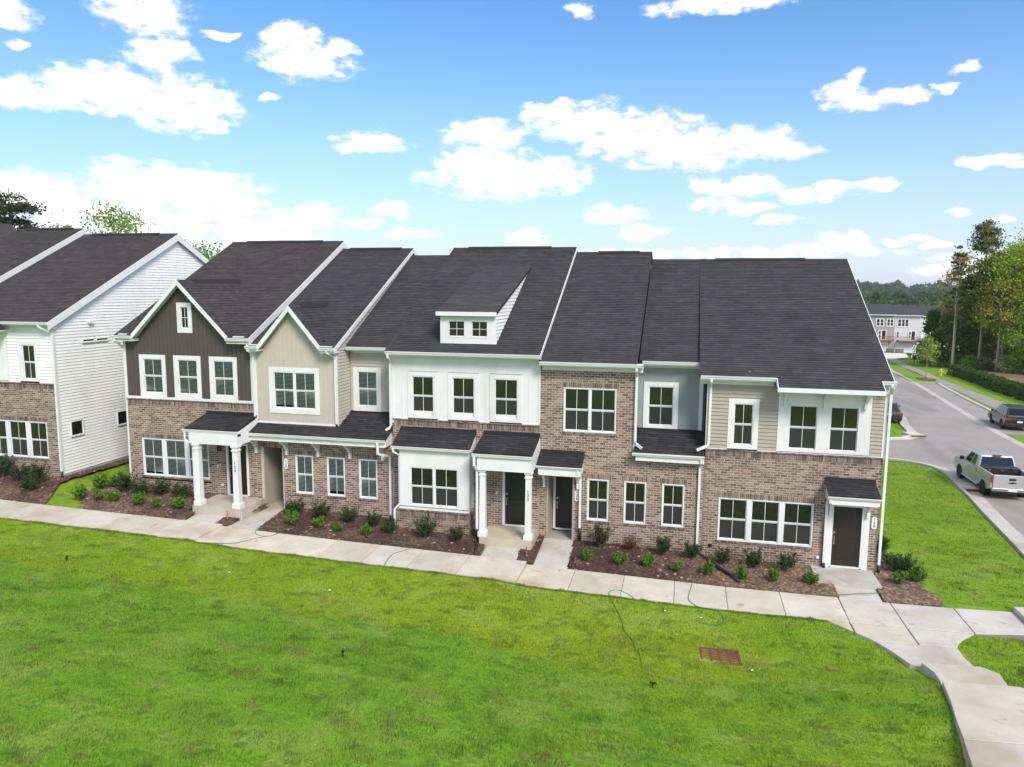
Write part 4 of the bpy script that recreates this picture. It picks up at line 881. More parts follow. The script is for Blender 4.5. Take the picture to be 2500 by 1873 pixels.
def house_124():
    H = empty('townhouse', (-19.7, 0, 0), 'townhouse with dark brown board gable, three upper windows and porch number 124', 'townhouse')
    f = FR(0)
    body(H, -22.7, -16.77, .11, 16.4, .2, 7.2, SID_DARK)
    brick_wall(H, f, -22.74, -16.75, .55, 4.79, [(-22.11,-18.95,1.5,3.1,1,1), (-18.13,-17.11,.8,3.1,0,0)], band=4.79)
    window(H, f, -22.11, -18.95, 1.5, 3.1, units=3, post=.16, blind=True)
    boards(H, f, -22.72, -16.77, 4.82, lambda u: max(7.22, 9.57-abs(u+19.8)*1.0), [(-22.03,-20.78,4.82,6.63), (-20.4,-19.13,4.82,6.63), (-18.74,-17.47,4.82,6.63), (-20.13,-19.43,7.56,8.78)], SID_DARK, sp=.187, peak=-19.8)
    for a, b_ in ((-21.88,-20.93), (-20.24,-19.28), (-18.58,-17.62)): window(H, f, a, b_, 5.0, 6.48, casing=.15, blind=True)
    window(H, f, -19.96, -19.6, 7.72, 8.62, casing=.16, split=False, hm=1, frame=.02, sash=.018)
    trim(H, (-22.76, -.045, 4.785), (-16.74, .02, 4.88)); corner_board(H, -22.76, -22.66, -.03, .1, 4.85, 7.2); corner_board(H, -16.85, -16.75, -.03, .1, 4.85, 7.2)
    gable(H, -22.12, -17.55, 7.42, 9.7, -19.8, -22.7, -16.8, yb=4.3, pal=SH_WARM)
    main_roof(H, -22.86, -16.68, 7.43, 11.7, gap=(-22.05, -17.62, .1), vent=(-22.0, -17.8), attic=WHITE, ax=(.1, .03), pal=SH_WARM); rake(H, -16.68, 7.43, 11.7, -.4, 8.1, h=.26); rake(H, -22.9, 7.43, 11.7, -.4, 8.1, h=.2)
    for a, b_ in ((-22.95, -22.0), (-17.65, -16.62)): eave(H, a, b_, -.5, 7.42, fh=0); trim(H, (a, -.4, 7.2), (b_, .0, 7.24), 'eave_return'); trim(H, (a+.3, -.39, 7.42), (b_-.25, -.33, 7.5), 'kick_board')
    # porch
    shed_roof(H, -18.96, -16.62, 0, 4.3, -1.45, 3.93); gutter(H, -18.98, -16.6, -1.54, 3.92, d=.1)
    b = MB(); b.box((-18.72, -1.5, 3.36), (-16.6, -1.24, 3.8)); b.box((-18.72, -1.24, 3.36), (-18.5, -.02, 3.7)); b.box((-16.82, -1.24, 3.36), (-16.6, -.02, 3.7))
    [b.prism([(-1.45, 3.7), (0, 3.7), (0, 4.2), (-1.45, 3.86)], x, x+.04, 0) for x in (-18.72, -16.64)]; b.build('porch_beam', WHITE, H)
    column(H, -18.42, -1.4, .9, 3.36, .24); column(H, -16.72, -1.4, .9, 3.36, .24, num='124')
    p = MB(); p.cur = (.47, .42, .36); p.box((-18.6, -1.63, .2), (-16.42, -.02, .9)); p.build('porch_slab', CONC, H)
    door(H, f, -18.04, -17.2, .96, 3.03, DOOR_BLACK, casing=.08)
    b = MB(); tfbox(b, f, -18.55, -18.5, 0, .03, 2.05, 2.2); tfbox(b, f, -18.45, -18.4, 0, .03, 2.1, 2.22); b.build('doorbell', WHITE, H)
    lp = MB(); tfbox(lp, f, -18.5, -18.36, 0, .1, 2.75, 3.05); lp.build('wall_lantern', BLACKP, H)
    b = MB(); tfbox(b, f, -18.38, -18.28, 0, .06, 1.3, 1.38); b.build('outlet_box', WHITE, H)
    pipe(H, [(-22.8, -.44, 7.3), (-22.8, -.44, 7.22), (-22.78, .05, 6.85), (-22.8, .05, .9)], [(-22.8, .05, .95), (-22.8, -.1, .75)])
    pipe(H, [(-18.9, -1.48, 3.82), (-18.9, -1.48, 3.5), (-18.62, -1.4, 3.25), (-18.62, -1.4, 1.05)], [(-18.62, -1.4, 1.1), (-18.65, -1.45, .75), (-18.9, -1.6, .62)], w=.03)
def house_left():
    H = empty('townhouse', (-29.1, 0, 0), 'white lap sided end townhouse with bare gable wall beyond the lawn gap', 'townhouse')
    f = FR(0)
    body(H, -31.9, -26.32, .11, 16.4, 1.15, 7.8, SID_WHITE)
    b = MB(); b.cur = (.33, .32, .31); b.box((-31.9, .1, .5), (-26.33, 16.4, 1.22)); b.build('foundation', CONC, H)
    brick_wall(H, f, -31.9, -26.3, .55, 5.24, [(-30.05,-26.93,1.89,3.52,1,1)], band=5.24)
    window(H, f, -30.05, -26.93, 1.9, 3.52, units=3, post=.2)
    siding(H, f, -28.7, -26.36, 5.28, 7.7, [(-28.1,-27.12,5.28,7.04)], SID_WHITE, e=.135)
    window(H, f, -27.97, -27.26, 5.36, 6.9, casing=.14)
    b = MB(); tfbox(b, f, -31.8, -28.72, -.05, .03, 5.28, 7.7); b.build('bay_panel', WHITE, H)
    trim(H, (-31.9, -.03, 5.235), (-26.3, .02, 5.3)); corner_board(H, -26.42, -26.29, -.03, .02, 5.28, 7.75)
    main_roof(H, -32.0, -26.1, 7.91, 12.17, vent=(-31.4, -27.2), attic=SID_WHITE, ax=(.05, .24), pal=SH_WARM); rake(H, -26.11, 7.91, 12.17, -.4, 8.1, h=.3)
    eave(H, -28.5, -26.1, -.5, 7.9, fh=.14); eave(H, -32, -28.52, -1.0, 7.64, fh=0)
    d = MB(); d.cur = SH_WARM[0]; d.prism([(-.95, 7.6), (-.3, 7.93), (-.3, 7.95), (-.95, 7.64)], -32, -28.5, 0); d.build('bay_roof', SHINGLE, H)
    # the long side wall, lap by lap
    s = (12.17-7.91)/8.5
    cl = lambda z: ((max(0.02, (z+.2-7.91)/s-.4)), min(16.35, 16.2-((z+.2-7.91)/s-.4)))
    hs = [(1.5,2.28,6.86,7.1), (2.28,3.08,6.86,7.1), (.53,1.3,2.76,3.52), (3.27,4.03,2.76,3.52)]
    sdw = siding(H, SX(-26.3), .02, 16.35, 1.24, 11.95, [], SID_WHITE, e=.135, clip=cl, backing=False, name='side_siding') if False else None
    wall = MB(); tfbox(wall, SX(-26.3), .02, 16.3, -.03, -.002, 1.24, 7.7); wall.prism([(.02, 7.7), (.02, 7.75), (8.1, 11.85), (16.18, 7.75), (16.18, 7.7)], -26.33, -26.302, 0); wall = wall.build('side_wall', SID_WHITE, H)
    z = 1.24; e = .135
    while z < 11.8:
        zt = z+e; c0 = cl(z); c1 = cl(zt)
        for a, b_ in intervals(.02, 16.35, z, zt, hs):
            la, lb = max(a, c0[0]), min(b_, c0[1]); ta, tb = max(a, c1[0]), min(b_, c1[1])
            if lb-la < .02: continue
            tb = max(tb, ta); t = SX(-26.3); m_ = MB(); m_.hexa([t(la,.03,z),t(lb,.03,z),t(lb,-.002,z),t(la,-.002,z),t(ta,.003,zt),t(tb,.003,zt),t(tb,-.002,zt),t(ta,-.002,zt)]); m_.build('siding_plank', SID_WHITE, wall)
        z += e
    corner_board(H, -26.33, -26.262, -.02, .1, 1.2, 7.75)
    for a, b_, c, d_ in hs: window(H, SX(-26.3), a+.03, b_-.03, c+.03, d_-.03, split=False, vm=0, frame=.035, sash=.015, n0=.06)
    lp = MB(); t = SX(-26.28); tfbox(lp, t, 1.9, 2.12, 0, .05, 7.78, 7.9); lp.lathe([(.05, 0), (.07, .1), (.06, .14)], (-26.18, 1.93, 7.74), 8); lp.lathe([(.05, 0), (.07, .1), (.06, .14)], (-26.18, 2.1, 7.74), 8); lp.build('flood_light', WHITE, H)
    pipe(H, [(-26.55, -.44, 7.8), (-26.55, -.44, 7.72), (-26.26, -.06, 7.38), (-26.26, -.06, 1.35)], [(-26.26, -.06, 1.4), (-26.26, -.06, .95)])
def house_left2():
    H = empty('townhouse', (-34.1, 0, 0), 'higher brown roofed townhouse at left edge beside white end house', 'townhouse')
    body(H, -36.1, -32.0, .1, 16.4, .5, 8.1, SID_WHITE); main_roof(H, -36.2, -31.98, 8.22, 12.5, vent=(-35.6, -32.6), attic=SID_WHITE, ax=(.05, .05), pal=SH_WARM); rake(H, -31.98, 8.22, 12.5, -.4, 8.1, h=.28); eave(H, -36.2, -32.0, -.5, 8.2)
    H = empty('townhouse', (-40, 0, 0), 'lower brown roofed townhouse farthest left with white rear gable peak', 'townhouse')
    body(H, -44, -36.2, .1, 16.4, .5, 7.8, SID_WHITE); main_roof(H, -44, -36.2, 7.9, 12.14, attic=SID_WHITE, pal=SH_WARM)
    g = MB(); g.prism([(-42.4, 11.6), (-40.9, 13.1), (-39.4, 11.6)], 9.5, 9.8, 1); g.build('rear_gable', WHITE, H)
    gr = MB(); gr.cur = SH_WARM[0]; gr.prism([(-42.6, 11.5), (-40.9, 13.2), (-39.2, 11.5), (-39.4, 11.5), (-40.9, 13.05), (-42.4, 11.5)], 9.4, 12, 1); gr.build('rear_gable_roof', SHINGLE, H)
house_140(); house_136(); house_132(); house_128(); house_124(); house_left(); house_left2()

# ---------------------------------------------------------------- roads
def strip(name, L_, R_, mt, dz, col=None, kind='structure', parent=None, sub=1):
    """surface between two polylines of equal length"""
    def dens(P):
        out = []
        for a, b in zip(P[:-1], P[1:]):
            for k in range(sub): t = k/sub; out.append((a[0]+(b[0]-a[0])*t, a[1]+(b[1]-a[1])*t))
        return out+[P[-1]]
    L_, R_ = dens(L_), dens(R_); n = 5; mb = MB(); mb.cur = col; rows = []
    for a, b in zip(L_, R_):
        rows.append([(a[0]+(b[0]-a[0])*k/n, a[1]+(b[1]-a[1])*k/n) for k in range(n+1)])
    mb.v = [(x, y, float(G(x, y))+dz) for r in rows for x, y in r]; m_ = n+1
    for i in range(len(rows)-1):
        for k in range(n):
            mb.f.append((i*m_+k, i*m_+k+1, (i+1)*m_+k+1, (i+1)*m_+k)); mb.c.append(col)
    return mb.build(name, mt, parent, kind, smooth=True)
LEFT = [(-60,10.5),(-30,10.9),(-3,11.7),(3.5,12.3),(6.2,12.62),(8.9,12.93),(10.6,13.15),(12.3,13.37),(13.9,13.55),(15.4,13.72),(16.7,13.9),(17.8,13.92),(18.7,13.8),(19.4,13.3),(28.2,14.6),(31.5,15.8),(33.8,16.1),(37.7,16.9),(52,18.6),(66,20.4),(82,22.6),(100,26.5),(114,31)]
RIGHT = [(-60,17.5),(-3,19.4),(16,20.7),(26.7,21.45),(32.4,21.8),(41,22.76),(52.4,24.1),(66.5,25.72),(73,26.3),(82.4,27.2),(100,30.6),(114,34.4)]
def at(P, y): return float(np.interp(y, [a for a, b in P], [b for a, b in P]))
YS = list(np.arange(-60, 115, 1.5))
strip('road', [(at(LEFT, y), y) for y in YS], [(at(RIGHT, y), y) for y in YS], ASPH, .012)
strip('alley', [(-60, 20.6), (-20, 20.6), (11.8, 20.4), (13.3, 19.45), (14.5, 18.6)], [(-60, 27.3), (-20, 27.3), (13.55, 27.25), (14.95, 27.9), (16, 28.6)], ASPH, .016, sub=6)
strip('parking_lane', [(at(RIGHT, y)+.5, y) for y in np.arange(32, 68, 2)], [(at(RIGHT, y)+2.75, y) for y in np.arange(32, 68, 2)], ASPH, .012)
KC = (.46, .44, .41)
strip('valley_gutter', [(at(RIGHT, y), y) for y in YS if y < 92], [(at(RIGHT, y)+.55, y) for y in YS if y < 92], CONC, .02, KC)
TR_N = [(44,26.3),(54.9,27.4),(67,28.5),(76.4,29.25),(88.8,30.7),(114.8,34.6),(140,40)]; TR_F = [(0,28.5),(46,29.05),(52,29.35),(62.5,29.9),(74,30.6),(87,32.2),(112,36),(140,42)]
TR_N = [(0,25.2)]+TR_N
ty = list(np.arange(0, 128, 2.)); strip('trail', [(at(TR_N, y)+.3, y) for y in ty], [(at(TR_F, y), y) for y in ty], ASPH, .02)
def kerb(P, name='kerb', w=.16, h=.11, pan=0, side=1):
    """kerb along a ground polyline; pan = width of the flat gutter on the road side"""
    mb = MB(); mb.cur = (.48, .46, .42); Q = []
    for i, (x, y) in enumerate(P):
        a = P[max(i-1, 0)]; b = P[min(i+1, len(P)-1)]; d = Vector((b[0]-a[0], b[1]-a[1])).normalized(); nrm = Vector((d.y, -d.x))*side
        z = float(G(x, y)); q = [(0, -.02), (0, h), (w*.8, h), (w, h*.6), (w, .026)] + ([(w+pan, .02)] if pan else [])
        Q.append([(x+nrm.x*u, y+nrm.y*u, z+v) for u, v in q])
    k = len(Q[0])
    for r in Q: mb.v += r
    for i in range(len(Q)-1):
        for j in range(k-1): mb.f.append((i*k+j, i*k+j+1, (i+1)*k+j+1, (i+1)*k+j)); mb.c.append(mb.cur)
    return mb.build(name, CONC, kind='structure')
kerb([(5, 20.9), (9, 20.6), (11.78,20.34),(12.61,19.96),(13.29,19.4),(13.75,18.7),(13.9,17.75),(13.88,16.66),(13.75,15.37),(13.58,13.89),(13.42,12.3),(13.2,10.64),(12.97,8.93),(12.67,6.2),(12.34,3.5),(12.0,0),(11.7,-3),(11.2,-12)], pan=.55, side=-1)
kerb([(6,27.6),(13.6,27.6),(14.7,28.2),(15.3,29.1),(15.75,31.3),(16.0,33.8),(16.8,37.7),(18.5,52)], pan=.5, side=1)
kerb([(27.2,82.4),(26.35,73),(25.95,68.2),(26.4,67.2),(28.1,66.6)], side=-1); kerb([(25.05,32),(25.2,38),(25.55,42.3),(26.45,51.9),(27.4,60),(28.3,66.9)], w=.42, h=.09, side=1)
def patch(name, poly, mt, dz, col=None, st=.5):
    xs = [p[0] for p in poly]; ys = [p[1] for p in poly]; n = len(poly); mb = MB(); mb.cur = col
    cx, cyy = sum(xs)/n, sum(ys)/n
    for k in range(n):
        a, b = poly[k], poly[(k+1) % n]; m_ = 4
        for i in range(m_):
            f0, f1 = i/m_, (i+1)/m_; q = [(cx+(a[0]-cx)*f0, cyy+(a[1]-cyy)*f0), (cx+(a[0]-cx)*f1, cyy+(a[1]-cyy)*f1), (cx+(b[0]-cx)*f1, cyy+(b[1]-cyy)*f1), (cx+(b[0]-cx)*f0, cyy+(b[1]-cyy)*f0)]
            mb.face([(x, y, float(G(x, y))+dz) for x, y in q[(0 if i else 1):]])
    return mb.build(name, mt, kind='structure')
patch('driveway', [(35.2,117),(41.4,126.5),(47.5,151.5),(43.0,151.5),(38,133),(33.5,121)], CONC, .04, (.66, .65, .62))
patch('driveway', [(41.0,123.5),(44.5,127),(53,150.5),(48.6,150.5),(45,138)], CONC, .045, (.66, .65, .62))
patch('tree_ring', [(28.6+1.15*math.cos(t)*.9, 71.6+1.9*math.sin(t)) for t in np.arange(0, 6.2, .6)], MULCH, .06, srgb(110, 84, 62))
patch('woodland_floor', [(33.6,62),(37.5,67.7),(40,91),(41,99),(47,131),(75,150),(95,90),(60,30),(33,30)], MULCH, .05, srgb(120, 92, 74))
def storm_inlet(x, y, rz, label):
    t = empty('storm_inlet', (x, y, float(G(x, y))), label, 'drain', 'kerb storm inlets', rz)
    b = MB(); b.cur = (.56, .5, .44); b.box((-.45, -.6, 0), (.45, .6, .14)); b.build('concrete_hood', CONC, t, local=True)
    b = MB(); b.box((-.46, -.75, .02), (.47, -.6, .12)); b.build('iron_throat', RUST, t, local=True)
storm_inlet(14.15, 14.2, R(6), 'rust edged storm inlet in the kerb beside the silver pickup'); storm_inlet(15.75, 29.6, R(14), 'rust edged storm inlet at tip of the grass island')

# ---------------------------------------------------------------- plants
def leaves(cen, size, col, rr, flat=0, asp=.55):
    n = len(cen); a = rr.normal(size=(n, 3)); a[:, 2] *= (1-flat); a /= np.linalg.norm(a, axis=1)[:, None]
    b = np.cross(a, rr.normal(size=(n, 3))); b /= np.linalg.norm(b, axis=1)[:, None]
    s = np.asarray(size)[:, None]; V = np.stack([cen-a*s, cen+b*s*asp, cen+a*s, cen-b*s*asp], 1).reshape(-1, 3)
    return V, np.arange(n*4).reshape(n, 4)
def shrub_mesh(seed, kind):
    rr = np.random.default_rng(seed); 
    if kind == 'dark': n, R_, H_, sz, base = 1500, .42, .62, .034, srgb(66, 90, 50)
    elif kind == 'bright': n, R_, H_, sz, base = 750, .30, .46, .04, srgb(104, 144, 44)
    else: n, R_, H_, sz, base = 700, .38, .5, .03, srgb(122, 84, 50)
    stems = 38 if kind != 'bright' else 26
    cen = []; col = []
    th = rr.uniform(0, 6.28, stems); le = rr.uniform(.55, 1.12, stems); sp = rr.uniform(.1, 1, stems)**.7
    for k in range(n):
        i = rr.integers(stems); t = rr.uniform(.2, 1)**.7
        r = R_*sp[i]*t**.8*le[i]; h = H_*t*le[i]*(1-.35*sp[i]**2)
        c = np.array([r*math.cos(th[i]), r*math.sin(th[i]), h+.03])+rr.normal(0, .028, 3); cen.append(c)
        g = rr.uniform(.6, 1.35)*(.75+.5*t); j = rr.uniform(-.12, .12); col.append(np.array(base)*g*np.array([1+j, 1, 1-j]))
    cen = np.array(cen); cen[:, 2] = np.maximum(cen[:, 2], .02)
    V, F = leaves(cen, rr.uniform(.6, 1.3, n)*sz, None, rr, asp=.42 if kind == 'dark' else .6)
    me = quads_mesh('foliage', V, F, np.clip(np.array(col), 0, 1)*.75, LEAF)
    st = MB()
    for i in range(0, stems, 3): st.tube([(0, 0, -.04), (R_*sp[i]*.4*math.cos(th[i]), R_*sp[i]*.4*math.sin(th[i]), H_*.4), (R_*sp[i]*.8*math.cos(th[i]), R_*sp[i]*.8*math.sin(th[i]), H_*.75)], .008, n=4, r2=.003, cap=False)
    return me, st.mesh('stems', BARK)
SHR = {k: [shrub_mesh(100+i+{'dark': 0, 'bright': 20, 'dead': 40}[k], k) for i in range(5 if k != 'dead' else 1)] for k in ('dark', 'bright', 'dead')}
def shrub(x, y, kind, label, s=1., name=None, group=None):
    z = float(G(x, y))+.07+.04*(y > -1.9)+(.14 if -17.4 < x < 1 else .02)*float(sm(-2.3, 0, y)); me, st = SHR[kind][rng.randrange(len(SHR[kind]))]
    o = empty(name or {'dark': 'evergreen_shrub', 'bright': 'bright_green_shrub', 'dead': 'dead_shrub'}[kind], (x, y, z), label, 'shrub', group, rng.uniform(0, 6.28))
    s *= rng.uniform(.8, 1.15); o.scale = (s*rng.uniform(.9, 1.12), s, s*rng.uniform(.85, 1.15))
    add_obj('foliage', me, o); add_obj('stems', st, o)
ORD = ['first', 'second', 'third', 'fourth', 'fifth', 'sixth', 'seventh', 'eighth', 'ninth']
def row(pts, kind, tmpl, s=1.):
    for i, (x, y) in enumerate(sorted(pts)): shrub(x, y, kind, tmpl % ORD[i], s, group={'dark': 'dark evergreen shrubs', 'bright': 'bright green shrubs', 'dead': None}[kind])
row([(-28.95,-.5), (-27.77,-.72), (-26.75,-.85), (-26.53,-1.5)], 'dark', '%s dark shrub from left by white end house', 1.35)
row([(-28.2,-1.6)], 'bright', '%s pale shrub at left photo edge by sidewalk', .8)
row([(-22.5,-.75), (-21.6,-.85), (-20.79,-.7), (-19.75,-.76)], 'dark', '%s dark shrub from left before the dark brown gabled house', 1.25)
row([(-23.75,-.7), (-23.35,-.4), (-23.81,-1.68), (-23.0,-1.65), (-22.3,-1.6), (-21.06,-1.66), (-20.15,-1.66), (-19.28,-1.61)], 'bright', '%s bright shrub from left before the dark brown gabled house', 1.1)
row([(-14.54,-1.03), (-13.49,-.83), (-12.28,-.86), (-11.25,-1.0), (-10.4,-1.37)], 'dark', '%s dark shrub from left in the dark mulch below the brackets', 1.15)
row([(-14.34,-1.62), (-13.23,-1.56), (-12.39,-1.7), (-11.2,-1.72)], 'bright', '%s bright shrub from left in the dark mulch below the brackets', 1.05)
row([(-9.03,-1.42), (-7.82,-1.44)], 'dark', '%s dark shrub from left below the white bay window', 1.15)
row([(-2.71,-.5), (-.49,-.58), (.48,-.6), (1.56,-.5), (2.55,-.62), (3.62,-.7)], 'dark', '%s dark shrub from left between doors 136 and 140', 1.05)
shrub(-1.63, -.4, 'dead', 'dried out brown shrub in the bed between doors 136 and 140', 1.0)
row([(-3.04,-1.64), (-1.92,-1.62), (-.99,-1.58), (0,-1.66), (1.04,-1.63), (2.12,-1.68), (3.1,-1.61), (4.26,-1.54)], 'bright', '%s bright shrub from left between doors 136 and 140', 1.0)
row([(6.95,1.6), (7.2,.2), (7.45,.05)], 'dark', '%s dark shrub beside the right end wall', 1.2)
row([(7.1,.95), (7.06,-.88), (7.6,-.5), (7.75,-.45)], 'bright', '%s bright shrub beside the right end wall', 1.0)

def tree(x, y, h, label, kind='leafy', seed=0, trunk_r=.16, crown=(.35, 1.0, 2.6), cols=((70,98,36),(96,120,40)), nleaf=5000, leaf=.13, clumps=60, bark=None, name='tree', group=None, lean=(0, 0), cat='tree', z=None, gap=.0):
    """crown = (start height fraction, top fraction, radius); clumps of leaves sit on the ends of real limbs"""
    rr = np.random.default_rng(seed+500); z = float(G(x, y)) if z is None else z
    o = empty(name, (x, y, z), label, cat, group)
    tb = MB(); top = h*crown[1]
    P = [(lean[0]*t*t*h+.04*h*math.sin(t*5+seed)*t*.2, lean[1]*t*t*h, h*t*.97) for t in np.linspace(0, 1, 9)]
    tb.tube([(a, b, c-.2 if i == 0 else c) for i, (a, b, c) in enumerate(P)], trunk_r, n=8, r2=trunk_r*.15)
    def axisat(t):
        i = min(int(t*8), 7); f = t*8-i; return np.array(P[i])*(1-f)+np.array(P[i+1])*f
    cen = []; wgt = []
    for k in range(clumps):
        t = rr.uniform(crown[0], .99); rel = (t-crown[0])/(1-crown[0])
        if kind == 'pine': rad = crown[2]*(1-rel*.75)*rr.uniform(.35, 1)
        elif kind == 'conifer': rad = crown[2]*(1-rel)*rr.uniform(.5, 1)+.15
        else: rad = crown[2]*math.sqrt(max(.06, 1-(2*rel-.85)**2*.85))*rr.uniform(.35, 1.05)
        a = rr.uniform(0, 6.283); base = axisat(max(.05, t-.06)); e = axisat(t)+np.array([rad*math.cos(a), rad*math.sin(a), rr.uniform(-.02, .05)*h*(0 if kind == 'conifer' else 1)])
        if kind in ('pine', 'leafy') and (k % 2 == 0):
            mid = (base+e)/2+np.array([0, 0, .02*h]); tb.tube([base, mid, e], trunk_r*.28, n=5, r2=.015, cap=False)
        cen.append(e); wgt.append(rr.uniform(.5, 1.5))
    cen = np.array(cen); wgt = np.array(wgt)/sum(wgt)
    idx = rr.choice(len(cen), nleaf, p=wgt); cr = crown[2]*(.24 if kind == 'leafy' else .15)
    sg = np.array([cr, cr, cr*(.62 if kind != 'pine' else .38)])
    pos = cen[idx]+rr.normal(size=(nleaf, 3))*sg*rr.uniform(.6, 1.2, (len(cen), 1))[idx]
    c0, c1 = np.array(srgb(*cols[0])), np.array(srgb(*cols[1])); w = rr.random((len(cen), 1))[idx]*.75+rr.random((nleaf, 1))*.25
    col = (c0*(1-w)+c1*w)*rr.uniform(.65, 1.3, (nleaf, 1))
    V, F = leaves(pos, rr.uniform(.6, 1.4, nleaf)*leaf, None, rr)
    tb.build('trunk', bark or BARK, o, local=True, smooth=True); add_obj('crown', quads_mesh('crown', V, F, np.clip(col*1.5, 0, 1), LEAF), o)
    return o
YG = ((104,128,34),(150,164,52)); DG = ((62,86,42),(92,116,54)); OL = ((96,104,44),(150,136,62)); MG = ((84,114,42),(124,150,56)); RU = ((108,116,52),(150,122,60))
# woodland edge beyond the street
tree(41.2, 92, 20.8, 'tallest dark pine at the woodland edge with rusty needles', 'pine', 1, .2, (.36,1,3.9), ((54,78,42),(120,112,60)), 10000, .18, 130, BARK_PALE, 'pine_tree')
tree(37.4, 91, 17.5, 'thin bare-stemmed tree leftmost of the tall woodland trees', 'pine', 2, .12, (.42,1,1.7), ((50,62,38),(84,88,50)), 1700, .16, 30, BARK_PALE, 'thin_tree')
tree(38.6, 94, 15.5, 'second thin bare-stemmed tree at woodland edge, rusty leaves', 'pine', 3, .11, (.4,1,1.6), RU, 1500, .16, 26, BARK_PALE, 'thin_tree')
tree(40.1, 99, 17, 'rusty leaved slim tree just behind the tallest pine', 'leafy', 4, .14, (.25,1,2.4), RU, 4500, .17, 60, BARK_PALE, 'slim_tree')
tree(43.4, 90, 17.8, 'yellow green tree right of the tallest pine with pale trunk', 'leafy', 5, .2, (.3,1,3.4), YG, 9000, .17, 80, BARK_PALE, 'broadleaf_tree')
tree(46.4, 92, 20.2, 'tall yellow green tree at the right photo edge', 'leafy', 6, .22, (.25,1,3.8), OL, 9000, .18, 90, BARK_PALE, 'broadleaf_tree')
tree(48.5, 88, 17, 'dense yellow tree filling the right photo edge', 'leafy', 7, .2, (.2,1,4.0), YG, 9000, .18, 90, BARK, 'broadleaf_tree')
tree(42.3, 88.5, 13, 'pale trunked tree standing in front of the woodland, olive leaves', 'leafy', 8, .22, (.5,1,2.4), OL, 3000, .16, 40, BARK_PALE, 'broadleaf_tree')
tree(44.8, 87, 9.5, 'low bright green tree in the woodland edge right of pale trunk', 'leafy', 9, .1, (.12,1,2.6), MG, 6000, .15, 60, BARK, 'understory_tree')
tree(41.3, 97, 9, 'low dark tree behind the pale trunk at woodland edge', 'leafy', 10, .1, (.08,1,2.8), DG, 6000, .16, 60, BARK, 'understory_tree')
tree(39.2, 98, 7.5, 'low dark bushy tree at the left woodland edge', 'leafy', 11, .1, (.06,1,2.4), DG, 5000, .16, 50, BARK, 'understory_tree')
tree(47.5, 84, 8.5, 'low yellow bushy tree lowest at right photo edge', 'leafy', 12, .1, (.08,1,2.9), YG, 6500, .16, 60, BARK, 'understory_tree')
tree(37.0, 99, 8.6, 'small dense dark conifer in front of the far houses', 'conifer', 13, .12, (.06,1,2.3), ((44,78,36),(70,108,44)), 8000, .15, 110, BARK, 'conifer_tree')
tree(52, 96, 19, 'big olive tree behind the right photo edge trees', 'leafy', 14, .2, (.15,1,4.4), OL, 7000, .2, 80, BARK, 'broadleaf_tree')
tree(46.0, 103, 16, 'dark green tree filling the gap behind the yellow trees', 'leafy', 15, .2, (.08,1,4.2), MG, 7000, .2, 80, BARK, 'broadleaf_tree')
tree(50, 104, 15, 'second dark green tree behind the yellow trees', 'leafy', 16, .2, (.06,1,4.2), DG, 6000, .2, 80, BARK, 'broadleaf_tree')
tree(43.2, 105, 12, 'dark green tree behind the thin bare-stemmed trees', 'leafy', 17, .2, (.06,1,3.4), DG, 6000, .2, 80, BARK, 'broadleaf_tree')
for i, (x, y, r) in enumerate(((40.4,93,1.0), (41.2,90,.9), (43.4,86,1.1), (45,83,1.2), (39.6,96,.9), (46.3,80,1.2))):
    tree(x, y, 2.0*r, 'dark %s bush from left along the foot of the woodland' % ORD[i], 'leafy', 60+i, .05, (.05,1,1.3*r), DG if i % 2 else MG, 2200, .11, 40, BARK, 'woodland_bush', 'bushes at the woodland foot', cat='bush')
# street tree on its verge
tree(28.6, 71.8, 5.2, 'young street tree with round crown in a mulch ring', 'leafy', 30, .05, (.42,1,1.15), ((104,120,48),(136,150,60)), 1500, .09, 40, BARK_PALE, 'street_tree')
# trees behind the left houses
tree(-55, 25, 16.4, 'dark pine with open layered branches above the left roofs', 'pine', 40, .22, (.5,1,4.2), ((40,52,36),(66,76,46)), 7000, .13, 46, BARK, 'pine_tree')
tree(-60, 24, 12.6, 'dense dark evergreen below the pine at left edge', 'leafy', 41, .22, (.2,1,4.6), DG, 8000, .16, 80, BARK, 'evergreen_tree')
tree(-52.5, 27, 11.8, 'low dark tree right of the pine at left edge', 'leafy', 42, .2, (.2,1,3.0), DG, 5000, .15, 60, BARK, 'evergreen_tree')
tree(-54.5, 30, 13.6, 'round dark green tree between the pine and bright tree', 'leafy', 43, .2, (.2,1,2.2), MG, 4500, .15, 50, BARK, 'broadleaf_tree')
tree(-49.2, 30, 14.6, 'bright green round tree above the white end house ridge', 'leafy', 44, .2, (.2,1,3.6), ((96,122,50),(128,148,70)), 7000, .14, 70, BARK, 'broadleaf_tree')
tree(-41.5, 31, 12.2, 'green tree peeping between white gable and brown roof', 'leafy', 45, .2, (.2,1,2.9), MG, 6000, .14, 60, BARK, 'broadleaf_tree')
tree(-39.6, 31, 10.6, 'smaller green tree just left of the brown roof ridge', 'leafy', 46, .2, (.2,1,2.0), MG, 4000, .14, 50, BARK, 'broadleaf_tree')
